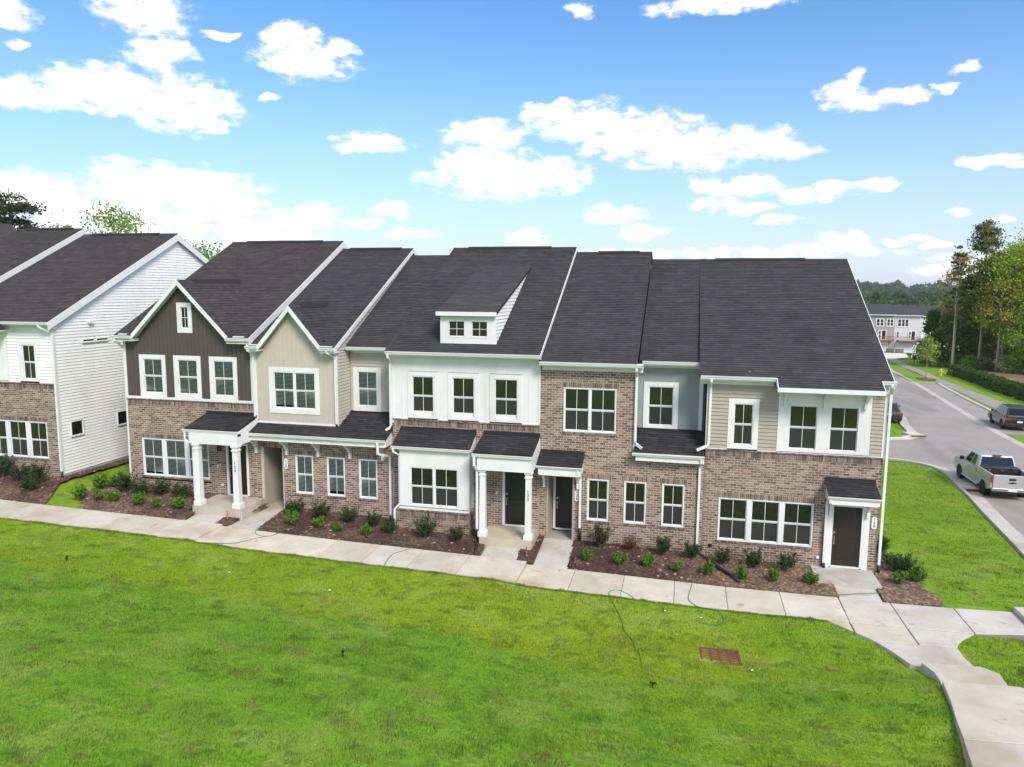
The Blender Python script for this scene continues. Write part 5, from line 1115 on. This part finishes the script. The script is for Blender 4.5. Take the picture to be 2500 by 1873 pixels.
# hedge along the trail: every clipped plant its own
hp = [(34.17,78.0), (33.95,74.8), (33.7,71.6), (33.5,68.4), (33.1,65), (32.75,61.6), (32.6,58.4), (32.45,55.2), (32.3,52), (32.2,49)]
for i, (x, y) in enumerate(hp):
    rr = np.random.default_rng(900+i); n = 2200; c = rr.uniform(-1, 1, (n, 3)); k = rr.integers(0, 3, n); c[np.arange(n), k] = np.sign(c[np.arange(n), k])*rr.uniform(.75, 1.05, n)
    c *= np.array([.75, 1.75, .62])*(1+.08*rr.normal(size=(n, 1))); c[:, 2] += .62
    col = np.array(srgb(74, 98, 40))*rr.uniform(.5, 1.4, (n, 1))
    V, F = leaves(c, rr.uniform(.6, 1.3, n)*.1, None, rr); o = empty('hedge_plant', (x, y, float(G(x, y))), 'clipped green hedge plant, %s from the far end of the hedge' % (ORD+['tenth'])[i], 'hedge', 'clipped hedge along the trail')
    add_obj('foliage', quads_mesh('foliage', V, F, np.clip(col*.8, 0, 1), LEAF), o)
# far woods: one mass
def far_woods():
    rr = np.random.default_rng(77); Vs = []; cs = []
    def belt(n, y0, y1, x0, x1, h0, h1, r0, r1, per, lf, c0, c1):
        for _ in range(n):
            y = rr.uniform(y0, y1); x = rr.uniform(x0, x1)*(y+26)/100; g = float(G(x, y)); r = rr.uniform(r0, r1); h = rr.uniform(h0, h1)
            d = rr.normal(size=(per, 3)); d /= np.linalg.norm(d, axis=1)[:, None]; d[:, 2] = np.abs(d[:, 2])*1.2-.35
            p = np.array([x, y, g+h-r])+d*r*rr.uniform(.75, 1.05, (per, 1)); Vs.append((p, rr.uniform(.6, 1.3, per)*lf)); w = rr.random()
            cs.append((np.array(srgb(*c0))*(1-w)+np.array(srgb(*c1))*w)[None]*rr.uniform(.6, 1.35, (per, 1))*.8)
    belt(260, 178, 260, 8, 62, 8, 13, 3, 4.8, 130, .75, (66,94,42), (118,144,60))
    belt(300, 260, 520, 5, 65, 9, 13, 4.5, 6, 110, 1.2, (60,88,42), (98,126,56))
    belt(420, 520, 1300, 0, 70, 12, 17, 7, 11, 80, 2.6, (58,84,42), (90,118,54))
    belt(420, 1300, 2300, -5, 75, 20, 36, 14, 26, 60, 6, (56,82,42), (80,108,52))
    P = np.concatenate([v for v, s in Vs]); S_ = np.concatenate([s for v, s in Vs]); V, F = leaves(P, S_, None, rr, asp=.8)
    o = add_obj('far_woods', quads_mesh('far_woods', V, F, np.clip(np.concatenate(cs), 0, 1), LEAF)); tag(o, 'distant mass of green woods beyond the far houses', 'woods', kind='stuff')
far_woods()

# ---------------------------------------------------------------- far houses
def far_house(x0, x1, y, col, label, zb, ze, zr, wins, deckw, doorx, garage, bins=None):
    H = empty('far_townhouse', ((x0+x1)/2, y, zb), label, 'townhouse', 'far townhouses')
    m_ = mat('far_siding', col, .6, nscale=2, namt=.04); f = FR(y)
    trim(H, (x0, y, zb-.5), (x1, y+10, ze), 'wall', m_)
    r = MB(); r.cur = srgb(66, 65, 74); r.prism([(y-.5, ze-.05), (y+5, zr), (y+10.5, ze-.05)], x0-.02, x1+.02, 0); r.build('roof', SHINGLE, H)
    gutter(H, x0, x1, y-.6, ze+.02, d=.14, h=.2); trim(H, (x0-.06, y-.08, zb), (x0+.14, y-.004, ze), 'corner_board')
    for a, b, c, d, k in wins: window(H, f, a, b, c, d, units=k, post=.16, casing=.1, vm=0, frame=.06, n0=.08)
    if garage:
        a, b = garage; g = MB(); tfbox(g, f, a-.12, b+.12, -.02, .05, zb, zb+2.45); o = g.build('garage_door', WHITE, H)
        for k in range(4):
            p = MB(); tfbox(p, f, a, b, .05, .07, zb+.05+k*.57, zb+.58+k*.57); p.build('panel', SID_WHITE, o)
    d = MB(); d.box((deckw[0], y-1.6, zb+2.62), (deckw[1], y-.01, zb+2.82)); dk = d.build('deck', WOOD, H)
    rl = MB(); rl.box((deckw[0], y-1.6, zb+3.6), (deckw[1], y-1.54, zb+3.7)); n = int((deckw[1]-deckw[0])/.18)
    for k in range(n+1): xx = deckw[0]+(deckw[1]-deckw[0])*k/n; rl.box((xx-.02, y-1.59, zb+2.82), (xx+.02, y-1.55, zb+3.6))
    for xx in (deckw[0], deckw[1]): rl.box((xx-.05, y-1.6, zb+2.82), (xx+.05, y-.02, zb+2.9)); rl.box((xx-.03, y-1.6, zb+3.6), (xx+.03, y-.02, zb+3.68))
    rl.build('railing', WOOD, dk)
    dr = MB(); tfbox(dr, f, doorx-.55, doorx+.55, 0, .04, zb+2.82, zb+5.05); do = dr.build('deck_door', WHITE, H); p = MB(); tfbox(p, f, doorx-.38, doorx+.38, .04, .05, zb+2.95, zb+4.9); p.build('pane', PANE, do)
WOOD = mat('deck_wood', srgb(138, 98, 78), .8, nscale=3, namt=.2)
fy = 156.; fz = float(G(46, fy))
far_house(40.2, 45.9, fy-.6, srgb(150, 148, 148), 'grey far townhouse nearest the roof edge with brown deck', fz+.1, fz+8.6, fz+10.9, [(42.0,43.5,fz+6.0,fz+7.6,2), (44.2,45.5,fz+6.0,fz+7.6,2), (42.6,43.1,fz+3.1,fz+5.0,1)], (42.2,45.6), 43.7, (41.5,44.6))
far_house(45.95, 51.6, fy, srgb(196, 197, 200), 'pale grey far townhouse in the middle with triple upper window', fz, fz+8.5, fz+10.7, [(46.6,48.8,fz+5.9,fz+7.6,3), (46.5,47.0,fz+3.3,fz+4.8,1), (49.0,49.5,fz+3.3,fz+4.8,1)], (46.7,51.0), 49.9, (46.5,50.6))
far_house(51.65, 60, fy+.3, srgb(232, 233, 234), 'white far townhouse partly behind the dark conifer', fz, fz+8.4, fz+10.5, [(52.4,53.9,fz+5.8,fz+7.5,2), (55.2,56.7,fz+5.8,fz+7.5,2), (52.7,54.2,fz+2.95,fz+4.8,2)], (52.4,56.5), 55.2, (52.3,55.8))
for k, (x, y, lb) in enumerate(((44.9, 154.0, 'left one of two brown boxes beside the far garage'), (46.2, 151.5, 'right one of two brown boxes beside the far garage'))):
    t = empty('utility_box', (x, y, float(G(x, y))), lb, 'box', 'brown boxes beside the far garage'); b = MB(); b.box((-.7, -.5, 0), (.7, .5, .9)); b.build('cabinet', mat('taupe_box', srgb(112, 98, 92), .7), t, local=True); b = MB(); b.box((-.76, -.56, .9), (.76, .56, 1.02)); b.build('lid', mat('taupe_lid', srgb(140, 128, 122), .7), t, local=True)

# ---------------------------------------------------------------- vehicles
def paint(name, col, metal=.5, rough=.3): return mat(name, col, rough, metal=metal, coat=.6, nscale=1.5, namt=.03)
TYRE = mat('tyre', (.012, .012, .012), .85); RIM_D = mat('dark_rim', (.06, .06, .065), .35, metal=.8); RIM_S = mat('silver_rim', (.55, .55, .56), .3, metal=.9)
TAIL = mat('tail_light', (.35, .012, .015), .2, coat=.5); CARGLASS = mat('car_glass', (.012, .014, .016), .04, spec=.6); PLATE = mat('number_plate', (.7, .7, .7), .5)
def bev(o, w=.025, seg=2):
    m_ = o.modifiers.new('bevel', 'BEVEL'); m_.width = w; m_.segments = seg; m_.limit_method = 'ANGLE'; m_.angle_limit = R(35); return o
def wheel(root, x, y, r, w, rim):
    s = 1 if x > 0 else -1
    t = MB(); t.lathe([(r*.62, -w/2), (r*.95, -w/2), (r, -w/2+.03), (r, w/2-.03), (r*.95, w/2), (r*.62, w/2)], (x, y, r), 24, ax=0); o = t.build('wheel', TYRE, root, local=True, smooth=False)
    d = MB(); xo = x+s*(w/2-.05); d.lathe([(r*.63, 0), (r*.63, s*.02)], (xo-s*.02, y, r), 24, ax=0) if s > 0 else d.lathe([(r*.63, -.02), (r*.63, 0)], (xo+.02, y, r), 24, ax=0)
    for k in range(6):
        a = k*math.pi/3+.3; c_, s_ = math.cos(a), math.sin(a); q = []
        for (u, v) in ((.1, -.05), (.6, -.035), (.6, .035), (.1, .05)):
            q.append((y+r*(u*c_-v*s_*1.6), r+r*(u*s_+v*c_*1.6)))
        d.prism(q, xo, xo+s*.045, 0)
    d.lathe([(r*.16, -.01), (r*.16, .05)] if s > 0 else [(r*.16, -.05), (r*.16, .01)], (xo, y, r), 10, ax=0)
    d.build('rim', rim, o, local=True)
def arch(yc, r, z0, n=9):   # wheel arch from front to rear over the top
    return [(yc+r*math.cos(t), max(z0, r*.93*math.sin(t)+.36)) for t in np.linspace(-.05, math.pi+.05, n)]
def pickup(x, y, rz, s):
    T = empty('pickup_truck', (x, y, float(G(x, y))+.015), 'silver crew cab pickup truck with black toolbox parked at the kerb', 'truck', rz=rz); T.scale = (s, s, s)
    SIL = paint('silver_paint', (.42, .42, .43), .2, .35); L = True; W = .98
    # lower body with wheel arches, hood and front
    pf = [(-2.86,.62),(-2.86,1.0)] + [(-.82,1.0),(-.82,1.24),(1.05,1.26),(1.5,1.24),(2.5,1.14),(2.78,1.0),(2.84,.6),(2.7,.45),(2.32,.45)] + arch(1.82,.5,.45)[:] + [(1.28,.45),(-1.28,.45)] + arch(-1.83,.5,.45) + [(-2.4,.55)]
    b = MB(); b.prism(pf, -W, W, 0); bev(b.build('body', SIL, T, local=L), .04, 3)
    for sx in (-1, 1):
        p = MB(); p.box((sx*.86, -2.84, 1.0), (sx*W, -.84, 1.36)); bev(p.build('bed_side', SIL, T, local=L), .03)
    p = MB(); p.box((-W+.1, -2.92, .68), (W-.1, -2.85, 1.35)); tg = bev(p.build('tailgate', SIL, T, local=L), .025)
    p = MB(); p.box((-.16, -2.935, 1.08), (.16, -2.915, 1.19)); p.build('handle', BLACKP, tg, local=L)
    p = MB(); p.prism([(-.2, .985), (-.07, .985), (-.05, 1.01), (.05, 1.01), (.07, .985), (.2, .985), (.16, .935), (.06, .935), (.045, .91), (-.045, .91), (-.06, .935), (-.16, .935)], -2.935, -2.918, 1); p.build('emblem', BLACKP, tg, local=L)
    p = MB(); p.box((-.86, -2.84, 1.001), (.86, -.84, 1.01)); p.build('bed_floor', BLACKP, T, local=L)
    p = MB(); p.box((-.86, -1.5, 1.0), (.86, -.86, 1.42)); tb = bev(p.build('toolbox', BLACKP, T, local=L), .02)
    for xx in (-.6, 0, .6): p = MB(); p.box((xx-.07, -1.525, 1.25), (xx+.07, -1.5, 1.32)); p.build('latch', METAL, tb, local=L)
    # cab
    c = MB(); y0, y1, y2, y3 = -.84, -.66, .7, 1.38
    c.hexa([(-.95,y0,1.22),(.95,y0,1.22),(.95,y3,1.22),(-.95,y3,1.22),(-.8,y1,1.92),(.8,y1,1.92),(.76,y2,1.92),(-.76,y2,1.92)]); bev(c.build('cab', SIL, T, local=L), .09, 3)
    def lerp(a, b, t): return tuple(a[i]+(b[i]-a[i])*t for i in range(3))
    def patchq(q, name, inset, off, mt=CARGLASS):
        a, b_, c_, d = q; n = (Vector(b_)-Vector(a)).cross(Vector(d)-Vector(a)).normalized(); P = []
        for (u, v) in ((inset[0], inset[2]), (1-inset[1], inset[2]), (1-inset[1], 1-inset[3]), (inset[0], 1-inset[3])):
            P.append(tuple(Vector(lerp(lerp(a, b_, u), lerp(d, c_, u), v))+n*off))
        m_ = MB(); m_.face(P); m_.face([tuple(Vector(p_)-n*.01) for p_ in P][::-1]); m_.build(name, mt, T, local=L)
    patchq([(-.95,y0,1.22),(.95,y0,1.22),(.8,y1,1.92),(-.8,y1,1.92)], 'rear_window', (.06,.06,.12,.12), .006)
    patchq([(.95,y3,1.22),(-.95,y3,1.22),(-.76,y2,1.92),(.76,y2,1.92)], 'windscreen', (.05,.05,.06,.08), .006)
    for sx in (-1, 1):
        q = [(sx*.95,y3,1.22),(sx*.95,y0,1.22),(sx*.8,y1,1.92),(sx*.76,y2,1.92)]
        if sx > 0: q = [q[1], q[0], q[3], q[2]]
        a = (.1, .5) if sx < 0 else (.5, .1); patchq(q, 'side_window', (a[0], a[1], .12, .14), .008)
        a = (.54, .2) if sx < 0 else (.2, .54); patchq(q, 'side_window', (a[0], a[1], .12, .14), .008)
        m_ = MB(); m_.box((sx*1.0, 1.05, 1.26), (sx*1.22, 1.18, 1.46)); bev(m_.build('wing_mirror', BLACKP, T, local=L), .03)
        m_ = MB(); m_.box((sx*.96, -2.9, .92), (sx*.8, -2.8, 1.3)); bev(m_.build('tail_light', TAIL, T, local=L), .015)
        m_ = MB(); m_.tube([(sx*1.02, 1.2, .4), (sx*1.02, -1.2, .4)], .05, n=8); m_.build('side_step', METAL, T, local=L)
        for hy in (-.2, .42): m_ = MB(); m_.box((sx*.985, hy-.09, 1.0), (sx*1.0, hy+.09, 1.04)); m_.build('door_handle', SIL, T, local=L)
        for hy in (-.8, .02, .98): m_ = MB(); m_.box((sx*.979, hy-.005, .5), (sx*.982, hy+.005, 1.15)); m_.build('door_seam', BLACKP, T, local=L)
        for wy in (1.82, -1.83):
            wheel(T, sx*.86, wy, .42, .27, RIM_D); m_ = MB(); m_.box((sx*.55, wy-.46, .4), (sx*.9, wy+.46, .85)); m_.build('wheel_well', BLACKP, T, local=L)
    p = MB(); p.box((-.95, -3.02, .5), (.95, -2.86, .68)); bm = bev(p.build('bumper', METAL, T, local=L), .03); p = MB(); p.box((-.2, -3.03, .53), (.2, -3.02, .66)); p.build('number_plate', PLATE, bm, local=L)
    p = MB(); p.box((-.9, -2.95, .4), (.9, -2.88, .5)); p.build('lower_bumper', BLACKP, T, local=L)
    p = MB(); p.box((-.2, -.74, 1.89), (.2, -.62, 1.95)); p.build('brake_light', TAIL, T, local=L)
    p = MB(); p.tube([(.0, .3, 1.91), (0, .2, 2.01)], .02, n=6, r2=.008); p.build('roof_antenna', BLACKP, T, local=L)
def car(name, x, y, rz, col, label, suv=True, s=1., rim=RIM_S):
    T = empty(name, (x, y, float(G(x, y))+.015), label, 'car', rz=rz); T.scale = (s, s, s); P = paint(name+'_paint', col, .4, .3); L = True; W = .92
    zb = .98 if suv else .86; zr = 1.68 if suv else 1.43
    pf = [(-2.25,.55),(-2.3,zb-.1),(-2.2,zb)] + [(1.0,zb+.02),(2.0,zb-.14),(2.25,.7),(2.28,.45),(2.15,.3),(1.82,.3)] + arch(1.35,.42,.3) + [(.9,.3),(-.9,.3)] + arch(-1.38,.42,.3) + [(-2.1,.4)]
    b = MB(); b.prism(pf, -W, W, 0); bev(b.build('body', P, T, local=L), .07, 3)
    if suv: y0, y1, y2, y3 = -2.2, -1.85, .2, 1.05
    else: y0, y1, y2, y3 = -1.75, -1.0, .2, 1.05
    q = [(-.88,y0,zb-.02),(.88,y0,zb-.02),(.88,y3,zb-.02),(-.88,y3,zb-.02),(-.66,y1,zr),(.66,y1,zr),(.64,y2,zr),(-.64,y2,zr)]
    c = MB(); c.hexa(q); bev(c.build('cabin', P, T, local=L), .1, 3)
    def lerp(a, b, t): return tuple(a[i]+(b[i]-a[i])*t for i in range(3))
    def pt(qq, nm, ins, off=.008):
        a, b_, c_, d = qq; n = (Vector(b_)-Vector(a)).cross(Vector(d)-Vector(a)).normalized(); PP = []
        for (u, v) in ((ins[0], ins[2]), (1-ins[1], ins[2]), (1-ins[1], 1-ins[3]), (ins[0], 1-ins[3])): PP.append(tuple(Vector(lerp(lerp(a, b_, u), lerp(d, c_, u), v))+n*off))
        m_ = MB(); m_.face(PP); m_.face([tuple(Vector(p_)-n*.01) for p_ in PP][::-1]); m_.build(nm, CARGLASS, T, local=L)
    pt([q[0], q[1], q[5], q[4]], 'rear_window', (.08,.08,.25 if suv else .1,.12)); pt([q[2], q[3], q[7], q[6]], 'windscreen', (.06,.06,.06,.08))
    for sx in (-1, 1):
        if sx < 0: qq = [q[3], q[0], q[4], q[7]]; w = ((.12,.58), (.46,.3), (.74,.1))
        else: qq = [q[1], q[2], q[6], q[5]]; w = ((.58,.12), (.3,.46), (.1,.74))
        for a, b_ in w[:3 if suv else 2]: pt(qq, 'side_window', (a, b_, .14, .14))
        m_ = MB(); m_.box((sx*.9, .78, zb+.02), (sx*1.07, .9, zb+.17)); bev(m_.build('wing_mirror', P, T, local=L), .03)
        m_ = MB(); m_.box((sx*.93, -2.31, zb-.2), (sx*.55, -2.1, zb-.04)); bev(m_.build('tail_light', TAIL, T, local=L), .02)
        for wy in (1.35, -1.38):
            wheel(T, sx*.8, wy, .34, .22, rim); m_ = MB(); m_.box((sx*.5, wy-.38, .3), (sx*.86, wy+.38, .7)); m_.build('wheel_well', BLACKP, T, local=L)
    p = MB(); p.box((-.9, -2.35, .3), (.9, -2.2, .56)); bev(p.build('bumper', BLACKP, T, local=L), .04); p = MB(); p.box((-.17, -2.37, .64), (.17, -2.29, .76)); p.build('number_plate', PLATE, T, local=L)
    if suv:
        for sx in (-.6, .6): p = MB(); p.tube([(sx, -1.6, zr+.02), (sx, -.9, zr+.06), (sx, .1, zr+.03)], .02, n=6); p.build('roof_rail', BLACKP, T, local=L)
pickup(15.22, 14.75, R(-1.0), .915)
car('sport_utility_car', 24.12, 36.0, R(-6), (.035, .033, .036), 'dark grey sport utility car parked in the street bay at right', True, 1.0)
car('sedan_car', 15.7, 36.9, R(-8), (.09, .09, .1), 'dark car seen in part behind the house corner', False, 1.02)
car('parked_car', 53.6, 152.3, R(80), (.006, .006, .007), 'black car at the far white garage', True, .95)

# ---------------------------------------------------------------- small things
def hydrant(x, y, label):
    t = empty('fire_hydrant', (x, y, float(G(x, y))), label, 'hydrant', 'yellow fire hydrants'); Y_ = mat('hydrant_yellow', (.62, .5, .06), .5)
    b = MB(); b.lathe([(.2, 0), (.2, .06), (.13, .08), (.13, .62), (.17, .64), (.17, .7), (.13, .72), (.11, .8), (.05, .87), (.04, .93)], n=14); b.build('barrel', Y_, t, local=True, smooth=False)
    for ax, sg in ((0, 1), (0, -1), (1, -1)): b = MB(); b.lathe([(.07, .1*sg), (.07, .2*sg), (.09, .2*sg), (.09, .27*sg)][::sg], (0, 0, .5), 10, ax=ax); b.build('outlet', Y_, t, local=True)
hydrant(31.9, 77.3, 'nearer yellow fire hydrant on the grass verge'); hydrant(36.2, 107.2, 'farther yellow fire hydrant near the driveways')
t = empty('waste_station', (36.1, 104, float(G(36.1, 104))), 'small black box on a post near the far hydrant', 'post'); b = MB(); b.box((-.05, -.05, 0), (.05, .05, 1.3)); b.build('post', BLACKP, t, local=True); b = MB(); b.box((-.28, -.2, .75), (.28, .2, 1.45)); b.build('box', BLACKP, t, local=True)
for x, y, lb in ((-.46,-9.31,'black lawn sprinkler right of centre below the hose end'), (-19.62,-6.69,'black lawn sprinkler at upper left of the lawn'), (-7.91,-10.35,'black lawn sprinkler left of centre low on the lawn')):
    t = empty('lawn_sprinkler', (x, y, float(G(x, y))), lb, 'sprinkler', 'black lawn sprinklers', rng.uniform(0, 6)); t.scale = (.75, .75, .75); b = MB(); b.lathe([(.02, -.05), (.02, .12), (.045, .13), (.045, .19), (.02, .2)], n=10); b.build('riser', BLACKP, t, local=True); b = MB(); b.box((-.12, -.018, .17), (.1, .018, .21)); b.box((.06, -.05, .18), (.1, .05, .24)); b.build('nozzle_arm', BLACKP, t, local=True)
def spline(P, k=6):
    P = [np.array(p, float) for p in P]; out = []
    for i in range(len(P)-1):
        a, b, c, d = P[max(i-1, 0)], P[i], P[i+1], P[min(i+2, len(P)-1)]
        for j in range(k):
            t = j/k; out.append(.5*((2*b)+(-a+c)*t+(2*a-5*b+4*c-d)*t*t+(-a+3*b-3*c+d)*t**3))
    return out+[P[-1]]
def surf(x, y):
    if -4.0 < y < -2.28: return SW(x, 'a' if x < -16.83 else 'b' if x < -5.03 else 'c')
    if y >= -2.28: return float(G(x, y))+.1
    return float(G(x, y))+.03
def hose(pts, mt, label, r=.012):
    mb = MB(); mb.tube([(x, y, surf(x, y)+r) for x, y in spline(pts)], r, n=6); tag(mb.build('garden_hose', mt, smooth=True), label, 'hose')
hose([(-1.25,-4.06),(-1.45,-3.81),(-1.7,-3.61),(-1.93,-3.61),(-2.05,-3.85),(-2.0,-4.09),(-1.85,-4.48),(-1.66,-5.01),(-1.48,-5.59),(-1.38,-6.08),(-1.11,-6.59),(-1.03,-6.94),(-.86,-7.46),(-.77,-8.1)], HOSE_B, 'bright green hose looping off the sidewalk into the lawn', .012)
hose([(.74,-1.49),(.57,-1.84),(.47,-2.64),(.38,-3.39),(.42,-3.79),(.66,-4.05),(1.09,-4.1),(1.28,-4.21),(1.39,-4.55),(1.34,-4.88),(1.02,-5.06),(.69,-4.98)], HOSE_B, 'green hose curving across the walk in front of 140', .012)
hose([(1.12,-.12),(1.31,-.52),(1.67,-1.11),(1.94,-1.47),(2.2,-1.77),(2.6,-1.99),(3.26,-2.2),(3.91,-2.3),(4.94,-2.2),(5.5,-1.98),(6.21,-1.75),(6.99,-1.42),(7.4,-1.25)], HOSE, 'dark green hose running along the bed to the right corner')
hose([(-16.46,-4.05),(-15.69,-3.9),(-15.3,-3.7),(-14.87,-2.98),(-14.57,-2.66),(-14.37,-2.14),(-14.43,-1.95),(-14.99,-1.97),(-15.36,-2.21),(-15.27,-2.56),(-14.9,-2.78),(-14.57,-2.66),(-14.42,-2.05),(-14.14,-1.82),(-13.6,-1.59),(-13.11,-1.84),(-12.61,-1.83),(-12.14,-1.56),(-11.73,-1.05),(-11.2,-.2)], HOSE, 'grey green hose looped over the sidewalk before 128')
coil = [(-10.5,-1.2),(-10.2,-1.5)]+[(-9.75+.38*math.cos(t)*(1+.05*math.sin(3*t)), -1.86+.3*math.sin(t)) for t in np.arange(3.2, 3.2+6.283*3.1, .6)]+[(-9.2,-2.0),(-9.35,-2.53),(-9.62,-3.01),(-9.59,-3.62),(-9.45,-4.3)]
hose(coil, HOSE, 'coiled green hose on the mulch below the white bay')
# cast iron yard drain
dx, dy = .72, -7.15; dz = float(G(1.2, -6.8))
t = empty('yard_drain', (1.2, -6.8, dz), 'rusty cast iron drain grate sunk in the lawn', 'drain'); t.rotation_euler = (0, 0, R(3))
b = MB(); b.box((-.5, -.42, -.1), (.5, .42, -.04)); b.build('sump', BLACKP, t, local=True)
b = MB(); b.box((-.52, -.42, -.1), (-.46, .42, .02)); b.box((.46, -.42, -.1), (.52, .42, .02)); b.box((-.46, .37, -.1), (.46, .43, .02)); b.box((-.46, -.43, -.1), (.46, -.37, .02)); b.build('frame', RUST, t, local=True)
for k in range(7): b = MB(); b.box((-.46, -.33+k*.1, -.05), (.46, -.285+k*.1, .012)); b.build('grate_bar', RUST, t, local=True)
for xx in (-.24, 0, .24): b = MB(); b.box((xx-.03, -.37, -.05), (xx+.03, .37, .016)); b.build('cross_bar', RUST, t, local=True)
for x, y, lb, c in ((-5.15,-1.75,'short red marker stake in the mulch between 132 and 136',(.45,.05,.05)), (-16.98,-1.75,'short orange marker stake in the mulch beside porch 124',(.5,.16,.1))):
    b = MB(); z = float(G(x, y)); b.box((x-.02, y-.012, z), (x+.02, y+.012, z+.42)); b.box((x-.03, y-.03, z-.02), (x+.03, y+.03, z+.1)); tag(b.build('marker_stake', mat('stake', c, .6)), lb, 'stake')
for i, (x, y, lb) in enumerate(((-.3,-4.6,'white paper scrap on the grass right of the hose loop'), (.75,-4.75,'white paper scrap inside the curved hose on lawn'), (-14.1,-5.9,'white paper scrap on the upper left lawn'), (-10.4,-6.2,'white paper scrap on the lawn left of centre'), (1.95,-7.5,'white paper scrap just below the drain grate'), (-24.4,.2,'white paper scrap on grass between the two buildings'))):
    b = MB(); z = float(G(x, y))+.05; b.hexa([(x-.03,y-.025,z),(x+.025,y-.03,z+.01),(x+.035,y+.025,z),(x-.02,y+.03,z+.01),(x-.025,y-.02,z+.015),(x+.025,y-.025,z+.025),(x+.025,y+.025,z+.015),(x-.02,y+.025,z+.025)]); tag(b.build('paper_scrap', WHITE), lb, 'litter')

# ---------------------------------------------------------------- grass blades
def blades():
    rr = np.random.default_rng(5); Xs = []; Ys = []
    def area(n, x0, x1, y0, y1, ok):
        x = rr.uniform(x0, x1, n); y = rr.uniform(y0, y1, n); k = ok(x, y); Xs.append(x[k]); Ys.append(y[k])
    def front(x, y):
        k = np.ones(len(x), bool)
        for p in PATH: k &= ~inpoly(x, y, p)
        k &= ~((np.abs(x-1.2) < .55) & (np.abs(y+6.8) < .46))
        return k & (np.abs(x) < (y+26)*1.3+3)
    area(400000, -28, 10.5, -18, -4.02, front)
    area(22000, -28, 4.4, -4.1, -3.985, lambda x, y: y < -4.02+.03*vnoise(x*6, y*0+3))
    area(60000, 7.2, 13.6, -1.8, 20, lambda x, y: (x < np.interp(y, [a for a, b in LEFT], [b for a, b in LEFT])-.1) & ~((x < 8.2) & (y < 3.2)))
    area(16000, -26, -22.6, -2.25, 6, lambda x, y: ~((x > -24.2) & (y < .4)) & (x > -25.4-.5*(y > 0)))
    x = np.concatenate(Xs); y = np.concatenate(Ys); n = len(x); z = G(x, y)+np.where(y < -4.3, (fbm(x*.5, y*.5, 3)-.5)*.08, 0)
    tall = .018+.075*fbm(x*1.7, y*2.2, 3)**2+.03*(vnoise(x*3.1, y*4.3) > .83)
    h = tall*rr.uniform(.7, 1.5, n); w = rr.uniform(.006, .012, n); a = rr.uniform(0, 6.283, n); le = rr.uniform(0, .7, n)*h
    la = rr.uniform(-1.2, 1.2, n)+2.6*vnoise(x*.6, y*.6)
    b0 = np.stack([x-np.cos(a)*w, y-np.sin(a)*w, z-.004], -1); b1 = np.stack([x+np.cos(a)*w, y+np.sin(a)*w, z-.004], -1)
    tp = np.stack([x+np.cos(la)*le, y+np.sin(la)*le, z+h], -1)
    V = np.stack([b0, b1, tp], 1).reshape(-1, 3); F = np.arange(n*3).reshape(n, 3)
    col = grass_col(x, y)*rr.uniform(.6, 1.45, (n, 1)); dry = rr.random(n) < .05; col[dry] = np.array(srgb(170, 164, 100))*.6
    o = add_obj('grass', quads_mesh('grass', V, F, np.clip(col, 0, 1), LEAF)); tag(o, 'short mown grass blades covering the lawn', 'grass', kind='stuff')
blades()

# ---------------------------------------------------------------- air
def haze():
    m = bpy.data.materials.new('haze_air'); m.use_nodes = True; N = m.node_tree.nodes; N.clear(); o = N.new('ShaderNodeOutputMaterial'); v = N.new('ShaderNodeVolumePrincipled')
    v.inputs['Density'].default_value = .00013; v.inputs['Color'].default_value = (.9, .94, 1, 1); v.inputs['Anisotropy'].default_value = .2; m.node_tree.links.new(v.outputs[0], o.inputs['Volume'])
    b = MB(); b.box((-3600, -450, -9), (3600, 4600, 42)); h = b.build('haze', m); h['kind'] = 'stuff'; h['label'] = 'thin pale haze over the whole place'; h['category'] = 'haze'
haze()
